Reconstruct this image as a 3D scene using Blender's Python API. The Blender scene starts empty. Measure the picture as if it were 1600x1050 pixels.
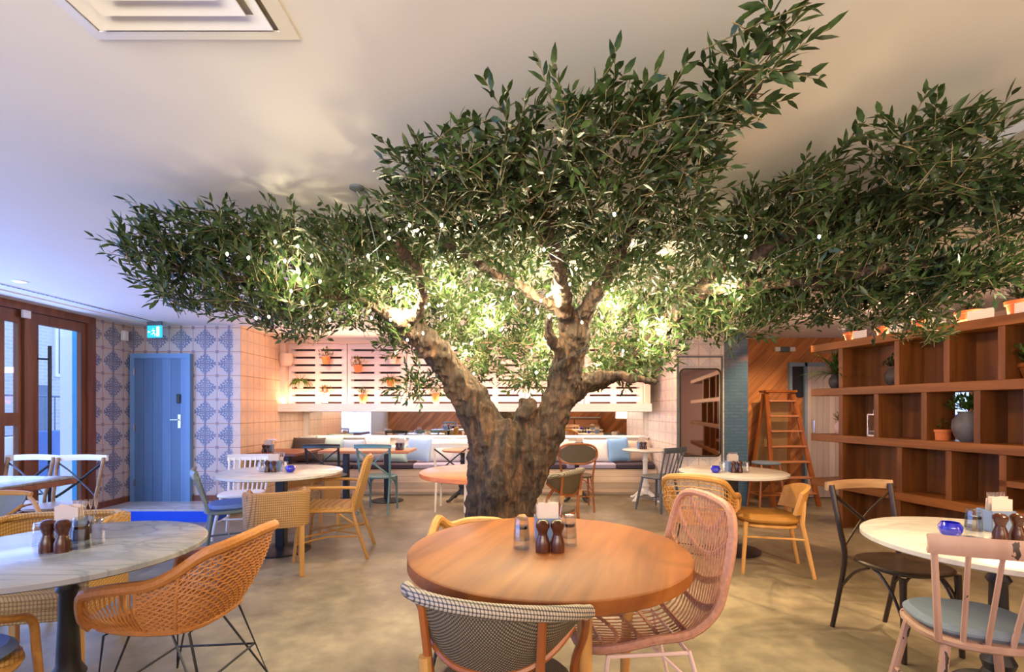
import bpy, math, random
import numpy as np
from mathutils import Vector, Matrix, noise
random.seed(7); rng = np.random.default_rng(11)
sc = bpy.context.scene; C = sc.collection
PI = math.pi; V = Vector
H = 1.33; F = 760.0; CEIL = 2.42
# ---------------------------------------------------------------- camera
cam = bpy.data.cameras.new('camera'); co = bpy.data.objects.new('camera', cam); C.objects.link(co)
co.location = (0, 0, H); co.rotation_euler = (PI/2, 0, 0)
cam.sensor_width = 36; cam.lens = 36*F/1600; cam.shift_y = (640-525)/1600; cam.clip_start = .05
sc.camera = co
sc.view_settings.view_transform = 'Standard'; sc.view_settings.look = 'None'
sc.view_settings.gamma = 1; sc.view_settings.use_curve_mapping = False
sc.view_settings.exposure = -0.42
# ---------------------------------------------------------------- world and light
w = bpy.data.worlds.new('world'); sc.world = w; w.use_nodes = True
bg = w.node_tree.nodes['Background']; bg.inputs[0].default_value = (.50, .68, 1, 1); bg.inputs[1].default_value = 3.2
def light(name, kind, loc, energy, col, size=.1, size_y=None, target=None, rot=None, angle=None, blend=.5, spread=None):
    l = bpy.data.lights.new(name, kind); l.energy = energy; l.color = col
    if kind == 'AREA':
        l.size = size
        if size_y: l.shape = 'RECTANGLE'; l.size_y = size_y
    else: l.shadow_soft_size = size
    if spread: l.spread = math.radians(spread)
    if kind == 'SPOT': l.spot_size = math.radians(angle); l.spot_blend = blend
    o = bpy.data.objects.new(name, l); C.objects.link(o); o.location = loc
    if target is not None: o.rotation_euler = (V(target)-V(loc)).to_track_quat('-Z', 'Y').to_euler()
    elif rot: o.rotation_euler = rot
    return o
COOL = (.27, .42, 1); WARM = (1, .66, .36); PEACH = (1, .56, .36); AMB = (1, .72, .46)
light('daylight_left', 'AREA', (-4.80, 2.6, 1.3), 235, COOL, 5.6, 2.1, target=(0, 2.6, 1.25))
light('daylight_rear', 'AREA', (-2.6, -2.9, 1.85), 95, (.42, .54, 1), 3.4, .8, target=(-2.2, 1, 2.2))
light('room_fill', 'AREA', (1.2, -1.8, 2.36), 18, AMB, 3.0, 2.0, target=(1.2, -1.6, 0))  # warm fill added behind the camera, no fitting of the room
light('rear_ceiling_fill', 'AREA', (.8, -2.7, 1.95), 45, (1, .70, .50), 5.0, .5, target=(.8, -.2, 2.4), spread=110)  # added fill near the rear wall, aimed up to brighten the ceiling
light('shelf_top_led', 'AREA', (4.15, 3.9, 2.12), 42, (1, .62, .42), .06, 3.8, rot=(PI, 0, 0.2))
light('right_ceiling_fill', 'AREA', (4.4, -1.4, 2.0), 40, (1, .66, .44), 1.2, 2.0, target=(2.6, 1.0, 2.42), spread=110)  # unseen fill on the right, added to lighten the ceiling
light('front_ceiling_fill', 'AREA', (-.2, -1.5, 1.75), 68, (1, .88, .60), 4.4, .6, target=(.1, 2.6, 2.42), spread=80)  # fill added behind the camera for the ceiling around the crown
light('back_ceiling_fill', 'AREA', (-.6, 7.0, 1.9), 40, (1, .72, .50), 4.6, .1, target=(-.6, 6.0, 2.42))  # strip added in front of the bench to lift the ceiling brightness
light('led_panel_up', 'AREA', (-.78, 7.34, 1.43), 50, PEACH, 5.4, .05, rot=(PI-.35, 0, 0))
light('led_bench_down', 'AREA', (-.6, 7.75, 1.28), 60, (1, .74, .56), 5.2, .35, rot=(0, 0, 0))
for (x, y, e, c) in ((-3.0, 7.0, 70, (1, .45, .2)), (-1.6, 6.6, 55, WARM), (-.2, 6.6, 55, WARM), (1.0, 6.5, 60, WARM), (1.9, 6.7, 60, WARM)):
    light('bench_spot', 'SPOT', (x, y, CEIL-.06), e, c, .06, target=(x, y+.25, 0), angle=95, blend=.8)
for (x, y, tx, ty, e, a) in ((1.45, 4.9, 2.25, 4.3, 210, 80), (3.15, 3.1, 2.1, 2.5, 215, 85), (2.9, 1.6, 1.75, 2.6, 340, 90),
                             (.9, 3.0, .2, 2.1, 30, 100), (-1.6, 4.3, -1.3, 4.6, 60, 100), (3.5, 5.9, 3.7, 7.3, 120, 95), (4.9, 6.0, 5.0, 7.3, 45, 90)):
    light('table_spot', 'SPOT', (x, y, CEIL-.05), e, WARM, .022, target=(tx, ty, 0), angle=a, blend=.6)
light('shelf_spot', 'SPOT', (2.6, 3.6, CEIL-.05), 60, WARM, .05, target=(3.95, 4.4, 1.2), angle=95, blend=.8)
for x in (-2.9, -1.5, -.1, 1.3):
    light('pallet_fill', 'SPOT', (x, 6.75, CEIL-.05), 34, (1, .60, .42), .05, target=(x, 7.5, 1.55), angle=100, blend=.8)  # spots added to raise the brightness of the pallet wall
light('left_spot', 'SPOT', (-4.18, 4.13, CEIL-.05), 14, (.8, .85, 1), .05, target=(-4.2, 4.3, 0), angle=100, blend=.8)
# ---------------------------------------------------------------- helpers
class MB:
    def __init__(s): s.v = []; s.f = []
    def add(s, vs, fs):
        n = len(s.v); s.v += [tuple(p) for p in vs]; s.f += [tuple(i+n for i in f) for f in fs]; return s
    def box(s, lo, hi, M=None):
        (a, b, c), (d, e, f) = lo, hi
        vs = [(a,b,c),(d,b,c),(d,e,c),(a,e,c),(a,b,f),(d,b,f),(d,e,f),(a,e,f)]
        if M: vs = [M @ V(p) for p in vs]
        return s.add(vs, [(0,3,2,1),(4,5,6,7),(0,1,5,4),(1,2,6,5),(2,3,7,6),(3,0,4,7)])
    def bevbox(s, lo, hi, b=.006, M=None):
        # chamfered box
        (x0,y0,z0),(x1,y1,z1) = lo, hi
        vs = []; 
        for z, i in ((z0, b), (z0+b, 0), (z1-b, 0), (z1, b)):
            j = b
            X0, X1, Y0, Y1 = x0+i, x1-i, y0+i, y1-i
            vs += [(X0+j,Y0,z),(X1-j,Y0,z),(X1,Y0+j,z),(X1,Y1-j,z),(X1-j,Y1,z),(X0+j,Y1,z),(X0,Y1-j,z),(X0,Y0+j,z)]
        fs = [tuple(range(7,-1,-1)), tuple(range(24,32))]
        for r in range(3):
            for k in range(8): fs.append((r*8+k, r*8+(k+1)%8, r*8+8+(k+1)%8, r*8+8+k))
        if M: vs = [M @ V(p) for p in vs]
        return s.add(vs, fs)
    def bar(s, p, q, w, d, up=(0,0,1)):
        p, q = V(p), V(q); z = (q-p); L = z.length; z.normalize(); u = V(up)
        if abs(z.dot(u)) > .98: u = V((0,1,0))
        x = z.cross(u).normalized(); y = z.cross(x)
        M = Matrix((x, y, z)).transposed().to_4x4(); M.translation = p
        return s.box((-w/2,-d/2,0),(w/2,d/2,L), M)
    def tube(s, pts, r, n=6, closed=False, flat=1.0):
        pts = [V(p) for p in pts]; m = len(pts)
        rs = r if isinstance(r, (list, tuple)) else [r]*m
        if len(rs) != m: rs = [rs[0]+(rs[-1]-rs[0])*i/(m-1) for i in range(m)]
        T = []
        for i in range(m):
            a = pts[(i-1) % m] if closed else pts[max(i-1, 0)]; b = pts[(i+1) % m] if closed else pts[min(i+1, m-1)]
            t = (b-a); T.append(t.normalized() if t.length > 1e-9 else V((0,0,1)))
        nrm = T[0].orthogonal().normalized(); vs = []
        for i in range(m):
            nrm = (nrm - T[i]*nrm.dot(T[i]))
            nrm = nrm.normalized() if nrm.length > 1e-6 else T[i].orthogonal().normalized()
            bn = T[i].cross(nrm)
            for k in range(n):
                a = 2*PI*k/n; vs.append(pts[i] + (nrm*math.cos(a) + bn*math.sin(a)*flat)*rs[i])
        fs = []
        for i in range(m if closed else m-1):
            j = (i+1) % m
            for k in range(n): fs.append((i*n+k, i*n+(k+1) % n, j*n+(k+1) % n, j*n+k))
        if not closed: fs += [tuple(range(n-1, -1, -1)), tuple((m-1)*n+k for k in range(n))]
        return s.add(vs, fs)
    def lathe(s, prof, c=(0,0,0), n=24, sq=None):
        vs = []; m = len(prof)
        for (r, z) in prof:
            for k in range(n):
                a = 2*PI*k/n; x, y = math.cos(a), math.sin(a)
                if sq: x = math.copysign(abs(x)**sq, x); y = math.copysign(abs(y)**sq, y)
                vs.append((c[0]+r*x, c[1]+r*y, c[2]+z))
        fs = [(i*n+k, i*n+(k+1) % n, (i+1)*n+(k+1) % n, (i+1)*n+k) for i in range(m-1) for k in range(n)]
        fs += [tuple(range(n-1, -1, -1)), tuple((m-1)*n+k for k in range(n))]
        return s.add(vs, fs)
    def grid(s, fn, nu, nv, thick=0):
        P = [[V(fn(i/nu, j/nv)) for j in range(nv+1)] for i in range(nu+1)]
        vs = [p for row in P for p in row]; W = nv+1
        fs = [(i*W+j, (i+1)*W+j, (i+1)*W+j+1, i*W+j+1) for i in range(nu) for j in range(nv)]
        if not thick: return s.add(vs, fs)
        off = []
        for i in range(nu+1):
            for j in range(nv+1):
                a = P[min(i+1,nu)][j]-P[max(i-1,0)][j]; b = P[i][min(j+1,nv)]-P[i][max(j-1,0)]
                off.append(P[i][j] + a.cross(b).normalized()*thick)
        N = len(vs); fs2 = fs + [tuple(k+N for k in reversed(f)) for f in fs]
        for i in range(nu):
            fs2 += [(i*W, i*W+N, (i+1)*W+N, (i+1)*W), ((i+1)*W+nv, (i+1)*W+nv+N, i*W+nv+N, i*W+nv)]
        for j in range(nv):
            fs2 += [(j+1, j+1+N, j+N, j), (nu*W+j, nu*W+j+N, nu*W+j+1+N, nu*W+j+1)]
        return s.add(vs+off, fs2)
def cr(pts, n=6):
    pts = [V(p) for p in pts]; out = []
    P = [pts[0]*2-pts[1]] + pts + [pts[-1]*2-pts[-2]]
    for i in range(1, len(P)-2):
        a, b, c, d = P[i-1:i+3]
        for k in range(n):
            t = k/n
            out.append(.5*((2*b)+(c-a)*t+(2*a-5*b+4*c-d)*t*t+(3*b-a-3*c+d)*t**3))
    return out+[pts[-1]]
def resample(pts, n):
    L = [0]
    for a, b in zip(pts, pts[1:]): L.append(L[-1]+(b-a).length)
    out = []; j = 0
    for i in range(n+1):
        t = L[-1]*i/n
        while j < len(L)-2 and L[j+1] < t: j += 1
        u = (t-L[j])/max(L[j+1]-L[j], 1e-9); out.append(pts[j].lerp(pts[j+1], min(1, u)))
    return out
def obj(name, mb, m, parent=None, sharp=38):
    me = bpy.data.meshes.new(name); me.from_pydata(mb.v, [], mb.f)
    me.polygons.foreach_set('use_smooth', [True]*len(me.polygons)); me.update()
    me.set_sharp_from_angle(angle=math.radians(sharp))
    me.materials.append(m); o = bpy.data.objects.new(name, me); C.objects.link(o)
    if parent: o.parent = parent
    return o
def tag(o, label, cat, group=None, kind=None):
    if label: o['label'] = label
    if cat: o['category'] = cat
    if group: o['group'] = group
    if kind: o['kind'] = kind
    return o
def thing(name, label, cat, loc=(0,0,0), rz=0, group=None):
    o = bpy.data.objects.new(name, None); C.objects.link(o); o.location = loc; o.rotation_euler = (0, 0, rz)
    o.empty_display_size = .1
    return tag(o, label, cat, group)
def struct(name, mb, m, label=None):
    o = obj(name, mb, m); o['kind'] = 'structure'
    if label: o['label'] = label
    return o
def lab(o, t): o['label'] = t; return o
def dup(root, loc, rz, label, group=None):
    r = root.copy(); C.objects.link(r); r.location = loc; r.rotation_euler = (0, 0, rz); r['label'] = label
    if group: r['group'] = group
    for ch in list(root.children):
        c = ch.copy(); C.objects.link(c); c.parent = r
        for g in list(ch.children):
            d = g.copy(); C.objects.link(d); d.parent = c
    return r
def px(x, y, D): return V(((x-800)/F*D, D, H+(640-y)/F*D))
def face(fx, fy): return math.atan2(-fx, fy)
# ---------------------------------------------------------------- materials
def newmat(name):
    m = bpy.data.materials.new(name); m.use_nodes = True; nt = m.node_tree
    return m, nt, nt.nodes, nt.links, nt.nodes['Principled BSDF']
def rgb(c): return (c[0], c[1], c[2], 1)
def plain(name, c, rough=.5, metal=0, var=.12, scale=9, bump=0, emit=None, es=0, coat=0):
    m, nt, N, L, b = newmat(name)
    b.inputs['Roughness'].default_value = rough; b.inputs['Metallic'].default_value = metal
    b.inputs['Coat Weight'].default_value = coat
    tc = N.new('ShaderNodeTexCoord'); no = N.new('ShaderNodeTexNoise'); no.inputs['Scale'].default_value = scale; no.inputs['Detail'].default_value = 4
    L.new(tc.outputs['Object'], no.inputs[0]); mx = N.new('ShaderNodeMix'); mx.data_type = 'RGBA'
    mx.inputs[6].default_value = rgb([v*(1-var) for v in c]); mx.inputs[7].default_value = rgb([min(1, v*(1+var)) for v in c])
    L.new(no.outputs[0], mx.inputs[0]); L.new(mx.outputs[2], b.inputs['Base Color'])
    if bump:
        bp = N.new('ShaderNodeBump'); bp.inputs['Strength'].default_value = bump; bp.inputs['Distance'].default_value = .01
        L.new(no.outputs[0], bp.inputs['Height']); L.new(bp.outputs[0], b.inputs['Normal'])
    if emit: b.inputs['Emission Color'].default_value = rgb(emit); b.inputs['Emission Strength'].default_value = es
    return m
def wood(name, c1, c2, axis='x', rough=.42, scale=1.0, plank=0, rot=0):
    m, nt, N, L, b = newmat(name); b.inputs['Roughness'].default_value = rough
    tc = N.new('ShaderNodeTexCoord'); mp = N.new('ShaderNodeMapping')
    s = {'x': (1.2, 14, 14), 'y': (14, 1.2, 14), 'z': (14, 14, 1.2)}[axis]
    mp.inputs['Scale'].default_value = [v*scale for v in s]; L.new(tc.outputs['Object'], mp.inputs[0])
    if rot:
        m0 = N.new('ShaderNodeMapping'); m0.inputs['Rotation'].default_value = rot
        L.new(tc.outputs['Object'], m0.inputs[0]); L.new(m0.outputs[0], mp.inputs[0]); src = m0.outputs[0]
    else: src = tc.outputs['Object']
    no = N.new('ShaderNodeTexNoise'); no.inputs['Scale'].default_value = 1; no.inputs['Detail'].default_value = 6; no.inputs['Distortion'].default_value = .6
    L.new(mp.outputs[0], no.inputs[0])
    r = N.new('ShaderNodeValToRGB'); r.color_ramp.elements[0].position = .32; r.color_ramp.elements[1].position = .68
    r.color_ramp.elements[0].color = rgb(c1); r.color_ramp.elements[1].color = rgb(c2); L.new(no.outputs[0], r.inputs[0])
    out = r.outputs[0]
    if plank:
        # plank tone and joint lines: plank = (axis index, width)
        sx = N.new('ShaderNodeSeparateXYZ'); L.new(src, sx.inputs[0])
        d = N.new('ShaderNodeMath'); d.operation = 'DIVIDE'; L.new(sx.outputs[plank[0]], d.inputs[0]); d.inputs[1].default_value = plank[1]
        fl = N.new('ShaderNodeMath'); fl.operation = 'FLOOR'; L.new(d.outputs[0], fl.inputs[0])
        wn = N.new('ShaderNodeTexWhiteNoise'); wn.noise_dimensions = '1D'; L.new(fl.outputs[0], wn.inputs['W'])
        mr = N.new('ShaderNodeMapRange'); mr.inputs[3].default_value = .72; mr.inputs[4].default_value = 1.2; L.new(wn.outputs[0], mr.inputs[0])
        fr = N.new('ShaderNodeMath'); fr.operation = 'FRACT'; L.new(d.outputs[0], fr.inputs[0])
        gt = N.new('ShaderNodeMath'); gt.operation = 'GREATER_THAN'; L.new(fr.outputs[0], gt.inputs[0]); gt.inputs[1].default_value = .04
        mi = N.new('ShaderNodeMapRange'); mi.inputs[3].default_value = .45; L.new(gt.outputs[0], mi.inputs[0])
        mu = N.new('ShaderNodeMath'); mu.operation = 'MULTIPLY'; L.new(mr.outputs[0], mu.inputs[0]); L.new(mi.outputs[0], mu.inputs[1])
        vm = N.new('ShaderNodeVectorMath'); vm.operation = 'SCALE'; L.new(out, vm.inputs[0]); L.new(mu.outputs[0], vm.inputs['Scale']); out = vm.outputs[0]
    L.new(out, b.inputs['Base Color'])
    bp = N.new('ShaderNodeBump'); bp.inputs['Strength'].default_value = .12; bp.inputs['Distance'].default_value = .004
    L.new(no.outputs[0], bp.inputs['Height']); L.new(bp.outputs[0], b.inputs['Normal'])
    return m
def marble(name, base, vein):
    m, nt, N, L, b = newmat(name); b.inputs['Roughness'].default_value = .22
    tc = N.new('ShaderNodeTexCoord'); mp = N.new('ShaderNodeMapping'); mp.inputs['Rotation'].default_value = (0, 0, .6); mp.inputs['Scale'].default_value = (1.6, 4.2, 2)
    L.new(tc.outputs['Object'], mp.inputs[0])
    no = N.new('ShaderNodeTexNoise'); no.inputs['Scale'].default_value = 1.3; no.inputs['Detail'].default_value = 9; no.inputs['Distortion'].default_value = .8
    L.new(mp.outputs[0], no.inputs[0]); r = N.new('ShaderNodeValToRGB'); e = r.color_ramp.elements
    e[0].position = .36; e[0].color = rgb(base); e[1].position = .70; e[1].color = rgb([v*.93 for v in base])
    for p, c in ((.46, [v*.80 for v in base]), (.50, vein), (.535, [v*.86 for v in base])):
        x = e.new(p); x.color = rgb(c)
    L.new(no.outputs[0], r.inputs[0]); L.new(r.outputs[0], b.inputs['Base Color']); return m
def weave(name, c1, c2, sc_=60, rough=.6, contrast=1, rings=None):
    """woven cane: two crossed bands of strands"""
    m, nt, N, L, b = newmat(name); b.inputs['Roughness'].default_value = rough
    tc = N.new('ShaderNodeTexCoord')
    vs = []
    for rot in ((0, .6, .78), (0, -.6, -.78)):
        mp = N.new('ShaderNodeMapping'); mp.inputs['Rotation'].default_value = rot; L.new(tc.outputs['Object'], mp.inputs[0])
        wv = N.new('ShaderNodeTexWave'); wv.inputs['Scale'].default_value = sc_/6.28; wv.inputs['Distortion'].default_value = .4; L.new(mp.outputs[0], wv.inputs[0]); vs.append(wv)
    mu = N.new('ShaderNodeMath'); mu.operation = 'MULTIPLY'; L.new(vs[0].outputs['Fac'], mu.inputs[0]); L.new(vs[1].outputs['Fac'], mu.inputs[1])
    r = N.new('ShaderNodeValToRGB'); r.color_ramp.elements[0].color = rgb(c1); r.color_ramp.elements[1].color = rgb(c2)
    r.color_ramp.elements[0].position = .08; r.color_ramp.elements[1].position = .5
    L.new(mu.outputs[0], r.inputs[0]); L.new(r.outputs[0], b.inputs['Base Color'])
    bp = N.new('ShaderNodeBump'); bp.inputs['Strength'].default_value = .5; bp.inputs['Distance'].default_value = .003
    L.new(mu.outputs[0], bp.inputs['Height']); L.new(bp.outputs[0], b.inputs['Normal']); return m
def grid_weave(name, c1, c2, s=(70, 90), rough=.6):
    """basket weave in horizontal rows over vertical stakes (object x+y and z)"""
    m, nt, N, L, b = newmat(name); b.inputs['Roughness'].default_value = rough
    tc = N.new('ShaderNodeTexCoord'); sx = N.new('ShaderNodeSeparateXYZ'); L.new(tc.outputs['Object'], sx.inputs[0])
    def M(op, a, bb=None):
        n = N.new('ShaderNodeMath'); n.operation = op
        for i, q in enumerate((a, bb)):
            if q is None: continue
            if isinstance(q, (int, float)): n.inputs[i].default_value = q
            else: L.new(q, n.inputs[i])
        return n.outputs[0]
    u = M('MULTIPLY', M('ADD', sx.outputs[0], sx.outputs[1]), s[0]*PI); v = M('MULTIPLY', M('ADD', sx.outputs[2], M('MULTIPLY', sx.outputs[1], .3)), s[1]*PI)
    f = M('ABSOLUTE', M('MULTIPLY', M('SINE', u), M('SINE', v)))
    r = N.new('ShaderNodeValToRGB'); r.color_ramp.elements[0].color = rgb(c1); r.color_ramp.elements[1].color = rgb(c2)
    r.color_ramp.elements[0].position = .05; r.color_ramp.elements[1].position = .55
    L.new(f, r.inputs[0]); L.new(r.outputs[0], b.inputs['Base Color'])
    bp = N.new('ShaderNodeBump'); bp.inputs['Strength'].default_value = .5; bp.inputs['Distance'].default_value = .003
    L.new(f, bp.inputs['Height']); L.new(bp.outputs[0], b.inputs['Normal']); return m
def tilemat(name, base, ink, grout, amt):
    m, nt, N, L, b = newmat(name); b.inputs['Roughness'].default_value = .32
    tc = N.new('ShaderNodeTexCoord'); sx = N.new('ShaderNodeSeparateXYZ'); L.new(tc.outputs['Object'], sx.inputs[0])
    def M(op, a, bb=None, c=None):
        n = N.new('ShaderNodeMath'); n.operation = op
        for i, q in enumerate((a, bb, c)):
            if q is None: continue
            if isinstance(q, (int, float)): n.inputs[i].default_value = q
            else: L.new(q, n.inputs[i])
        return n.outputs[0]
    T = .31
    U = M('DIVIDE', M('ADD', sx.outputs[0], sx.outputs[1]), T); W = M('DIVIDE', M('ADD', sx.outputs[2], .09), T)
    du = M('SUBTRACT', M('FRACT', U), .5); dv = M('SUBTRACT', M('FRACT', W), .5)
    r = M('SQRT', M('ADD', M('MULTIPLY', du, du), M('MULTIPLY', dv, dv)))
    an = M('ARCTAN2', dv, du)
    c4 = M('COSINE', M('MULTIPLY', an, 4)); c8 = M('COSINE', M('MULTIPLY', an, 8))
    l1 = M('ADD', M('ABSOLUTE', du), M('ABSOLUTE', dv))
    inside = M('MAXIMUM', M('LESS_THAN', l1, M('ADD', .48, M('MULTIPLY', M('SINE', M('MULTIPLY', M('SUBTRACT', M('ABSOLUTE', du), M('ABSOLUTE', dv)), 38)), .045))), M('LESS_THAN', r, M('ADD', .27, M('MULTIPLY', c8, .03))))
    fil = M('SINE', M('ADD', M('MULTIPLY', r, 46), M('MULTIPLY', c8, 2.2)))
    filk = M('GREATER_THAN', M('ADD', fil, M('MULTIPLY', M('SINE', M('MULTIPLY', an, 16)), .6)), -.5)
    spoke = M('LESS_THAN', M('MINIMUM', M('ABSOLUTE', du), M('ABSOLUTE', dv)), .028)
    vert = M('LESS_THAN', M('ABSOLUTE', du), .05)
    diag = M('LESS_THAN', M('ABSOLUTE', M('SUBTRACT', M('ABSOLUTE', du), M('ABSOLUTE', dv))), .03)
    corner = M('MULTIPLY', M('GREATER_THAN', r, .62), diag)
    ink_f = M('MAXIMUM', M('MULTIPLY', inside, M('MAXIMUM', filk, spoke)), M('MAXIMUM', corner, M('MULTIPLY', vert, .75)))
    no = N.new('ShaderNodeTexNoise'); no.inputs['Scale'].default_value = 5; no.inputs['Detail'].default_value = 5; L.new(tc.outputs['Object'], no.inputs[0])
    wear = M('MULTIPLY', ink_f, M('MULTIPLY', M('ADD', .55, no.outputs[0]), amt))
    mx = N.new('ShaderNodeMix'); mx.data_type = 'RGBA'; L.new(wear, mx.inputs[0]); mx.inputs[6].default_value = rgb(base); mx.inputs[7].default_value = rgb(ink)
    gu = M('LESS_THAN', M('SUBTRACT', .5, M('ABSOLUTE', du)), .017); gv = M('LESS_THAN', M('SUBTRACT', .5, M('ABSOLUTE', dv)), .017)
    g2 = M('MULTIPLY', M('LESS_THAN', M('ABSOLUTE', dv), .011), .55)
    g3 = M('MULTIPLY', M('LESS_THAN', M('ABSOLUTE', du), .011), .55)
    g = M('MULTIPLY', M('MAXIMUM', M('MAXIMUM', gu, gv), M('MAXIMUM', g2, g3)), .8)
    m2 = N.new('ShaderNodeMix'); m2.data_type = 'RGBA'; L.new(g, m2.inputs[0]); L.new(mx.outputs[2], m2.inputs[6]); m2.inputs[7].default_value = rgb(grout)
    L.new(m2.outputs[2], b.inputs['Base Color'])
    bp = N.new('ShaderNodeBump'); bp.invert = True; bp.inputs['Strength'].default_value = .4; bp.inputs['Distance'].default_value = .004
    L.new(g, bp.inputs['Height']); L.new(bp.outputs[0], b.inputs['Normal']); return m
def brickmat(name, c1, c2, mortar, s, w_, h_, rough=.3, yz=False):
    m, nt, N, L, b = newmat(name); b.inputs['Roughness'].default_value = rough
    tc = N.new('ShaderNodeTexCoord'); sx = N.new('ShaderNodeSeparateXYZ'); L.new(tc.outputs['Object'], sx.inputs[0])
    ad = N.new('ShaderNodeMath'); L.new(sx.outputs[0], ad.inputs[0]); L.new(sx.outputs[1], ad.inputs[1])
    cb = N.new('ShaderNodeCombineXYZ'); L.new(ad.outputs[0], cb.inputs[0]); L.new(sx.outputs[2], cb.inputs[1])
    bt = N.new('ShaderNodeTexBrick'); bt.inputs['Color1'].default_value = rgb(c1); bt.inputs['Color2'].default_value = rgb(c2); bt.inputs['Mortar'].default_value = rgb(mortar)
    bt.inputs['Scale'].default_value = s; bt.inputs['Brick Width'].default_value = w_; bt.inputs['Row Height'].default_value = h_; bt.inputs['Mortar Size'].default_value = .012
    L.new(cb.outputs[0], bt.inputs[0]); L.new(bt.outputs[0], b.inputs['Base Color']); return m
def glassmat(name, tint=(1,1,1), refl=.12, rough=.02):
    m, nt, N, L, b = newmat(name); N.remove(b)
    tr = N.new('ShaderNodeBsdfTransparent'); tr.inputs[0].default_value = rgb(tint)
    gl = N.new('ShaderNodeBsdfGlossy'); gl.inputs['Roughness'].default_value = rough
    lw = N.new('ShaderNodeLayerWeight'); lw.inputs[0].default_value = .5
    pw = N.new('ShaderNodeMath'); pw.operation = 'POWER'; pw.inputs[1].default_value = 3.5; L.new(lw.outputs['Facing'], pw.inputs[0])
    ad = N.new('ShaderNodeMath'); ad.operation = 'MULTIPLY_ADD'; ad.inputs[1].default_value = refl*1.6; ad.inputs[2].default_value = refl*.25; ad.use_clamp = True; L.new(pw.outputs[0], ad.inputs[0])
    mx = N.new('ShaderNodeMixShader'); L.new(ad.outputs[0], mx.inputs[0]); L.new(tr.outputs[0], mx.inputs[1]); L.new(gl.outputs[0], mx.inputs[2])
    L.new(mx.outputs[0], N['Material Output'].inputs[0]); return m
def leafmat(name, c1, c2, tr=.35):
    m, nt, N, L, b = newmat(name); b.inputs['Roughness'].default_value = .42
    tc = N.new('ShaderNodeTexCoord'); no = N.new('ShaderNodeTexNoise'); no.inputs['Scale'].default_value = 23; no.inputs['Detail'].default_value = 2; L.new(tc.outputs['Object'], no.inputs[0])
    r = N.new('ShaderNodeValToRGB'); r.color_ramp.elements[0].position = .35; r.color_ramp.elements[1].position = .66
    r.color_ramp.elements[0].color = rgb(c1); r.color_ramp.elements[1].color = rgb(c2); L.new(no.outputs[0], r.inputs[0]); L.new(r.outputs[0], b.inputs['Base Color'])
    t = N.new('ShaderNodeBsdfTranslucent'); L.new(r.outputs[0], t.inputs[0])
    mx = N.new('ShaderNodeMixShader'); mx.inputs[0].default_value = tr; L.new(b.outputs[0], mx.inputs[1]); L.new(t.outputs[0], mx.inputs[2])
    L.new(mx.outputs[0], N['Material Output'].inputs[0]); return m

m_ceil = plain('ceiling_plaster', (.80, .76, .72), .8, var=.02, scale=2)
m_white = plain('white_paint', (.85, .82, .78), .5, var=.03)
m_cream = plain('cream_paint', (.82, .74, .64), .5, var=.04)
m_black = plain('black_metal', (.015, .017, .022), .35, var=.1)
m_blk2 = plain('black_iron', (.02, .02, .024), .45, bump=.2, var=.2)
m_chrome = plain('chrome', (.75, .75, .76), .18, 1, var=.03)
m_blueDoor = wood('blue_door_paint', (.12, .24, .44), (.15, .28, .49), 'z', .38, plank=(0, .118))
m_bluePaint = plain('blue_frame_paint', (.16, .32, .56), .4, var=.05)
m_blueRiser = plain('blue_riser', (.01, .09, .75), .4, var=.08)
m_tile = tilemat('blue_motif_tile', (.58, .48, .44), (.13, .17, .27), (.42, .20, .13), .9)
m_tile2 = tilemat('peach_lit_motif_tile', (.80, .57, .41), (.52, .42, .42), (.42, .22, .13), .32)  # same tile as the door wall, with peach light put into its colour
m_tile3 = tilemat('pale_motif_tile', (.86, .74, .64), (.48, .44, .48), (.50, .34, .26), .45)
m_blueBrick = brickmat('blue_glazed_brick', (.085, .15, .21), (.11, .18, .25), (.08, .14, .20), 1, .15, .045, .12)
m_woodWall = wood('diagonal_pine', (.42, .13, .035), (.72, .30, .10), 'x', .5, 1, plank=(2, .16), rot=(0, .82, 0))
m_pinkDoor = wood('pink_grey_boards', (.62, .50, .48), (.70, .58, .55), 'z', .5, plank=(0, .09))
m_greyBlue = plain('grey_blue_frame', (.22, .30, .40), .45)
m_wall = plain('warm_plaster', (.74, .52, .38), .7, var=.05, scale=3)
m_doorWood = wood('brown_door_wood', (.13, .038, .014), (.24, .075, .028), 'z', .4)
m_table = wood('oiled_table_top', (.17, .044, .005), (.35, .112, .017), 'y', .55, .8, rot=(0, 0, .35))
m_tableEdge = m_table
m_redtable = wood('red_table_top', (.55, .14, .045), (.72, .24, .09), 'x', .35, .8)
m_darktop = wood('dark_table_wood', (.15, .045, .022), (.28, .10, .05), 'x', .4)
m_midtop = wood('bench_table_wood', (.42, .15, .06), (.62, .27, .13), 'x', .4)
m_shelf = wood('shelf_walnut', (.16, .052, .009), (.35, .125, .024), 'x', .38, .7)
m_shelfv = wood('shelf_walnut_vertical', (.12, .038, .008), (.25, .088, .021), 'z', .38, .7)
m_marble = marble('grey_marble', (.35, .35, .37), (.21, .22, .25))
m_marble2 = marble('white_marble', (.68, .65, .60), (.52, .50, .47))
m_rattan = plain('orange_rattan', (.47, .18, .038), .42, var=.3, scale=60, bump=.3)
m_rattanL = plain('honey_rattan', (.50, .25, .065), .42, var=.25, scale=60, bump=.3)
m_pink = plain('pink_rattan', (.45, .21, .13), .5, var=.4, scale=60, bump=.3)
m_pinkMetal = plain('pink_metal', (.80, .58, .52), .4, var=.04)
m_wick = grid_weave('tan_wicker', (.22, .11, .035), (.47, .27, .11), (70, 55))
m_wickL = grid_weave('honey_wicker', (.28, .14, .035), (.56, .33, .10), (60, 50))
m_bistro = weave('grey_green_bistro_weave', (.045, .033, .02), (.27, .205, .12), 330, .6)
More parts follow.
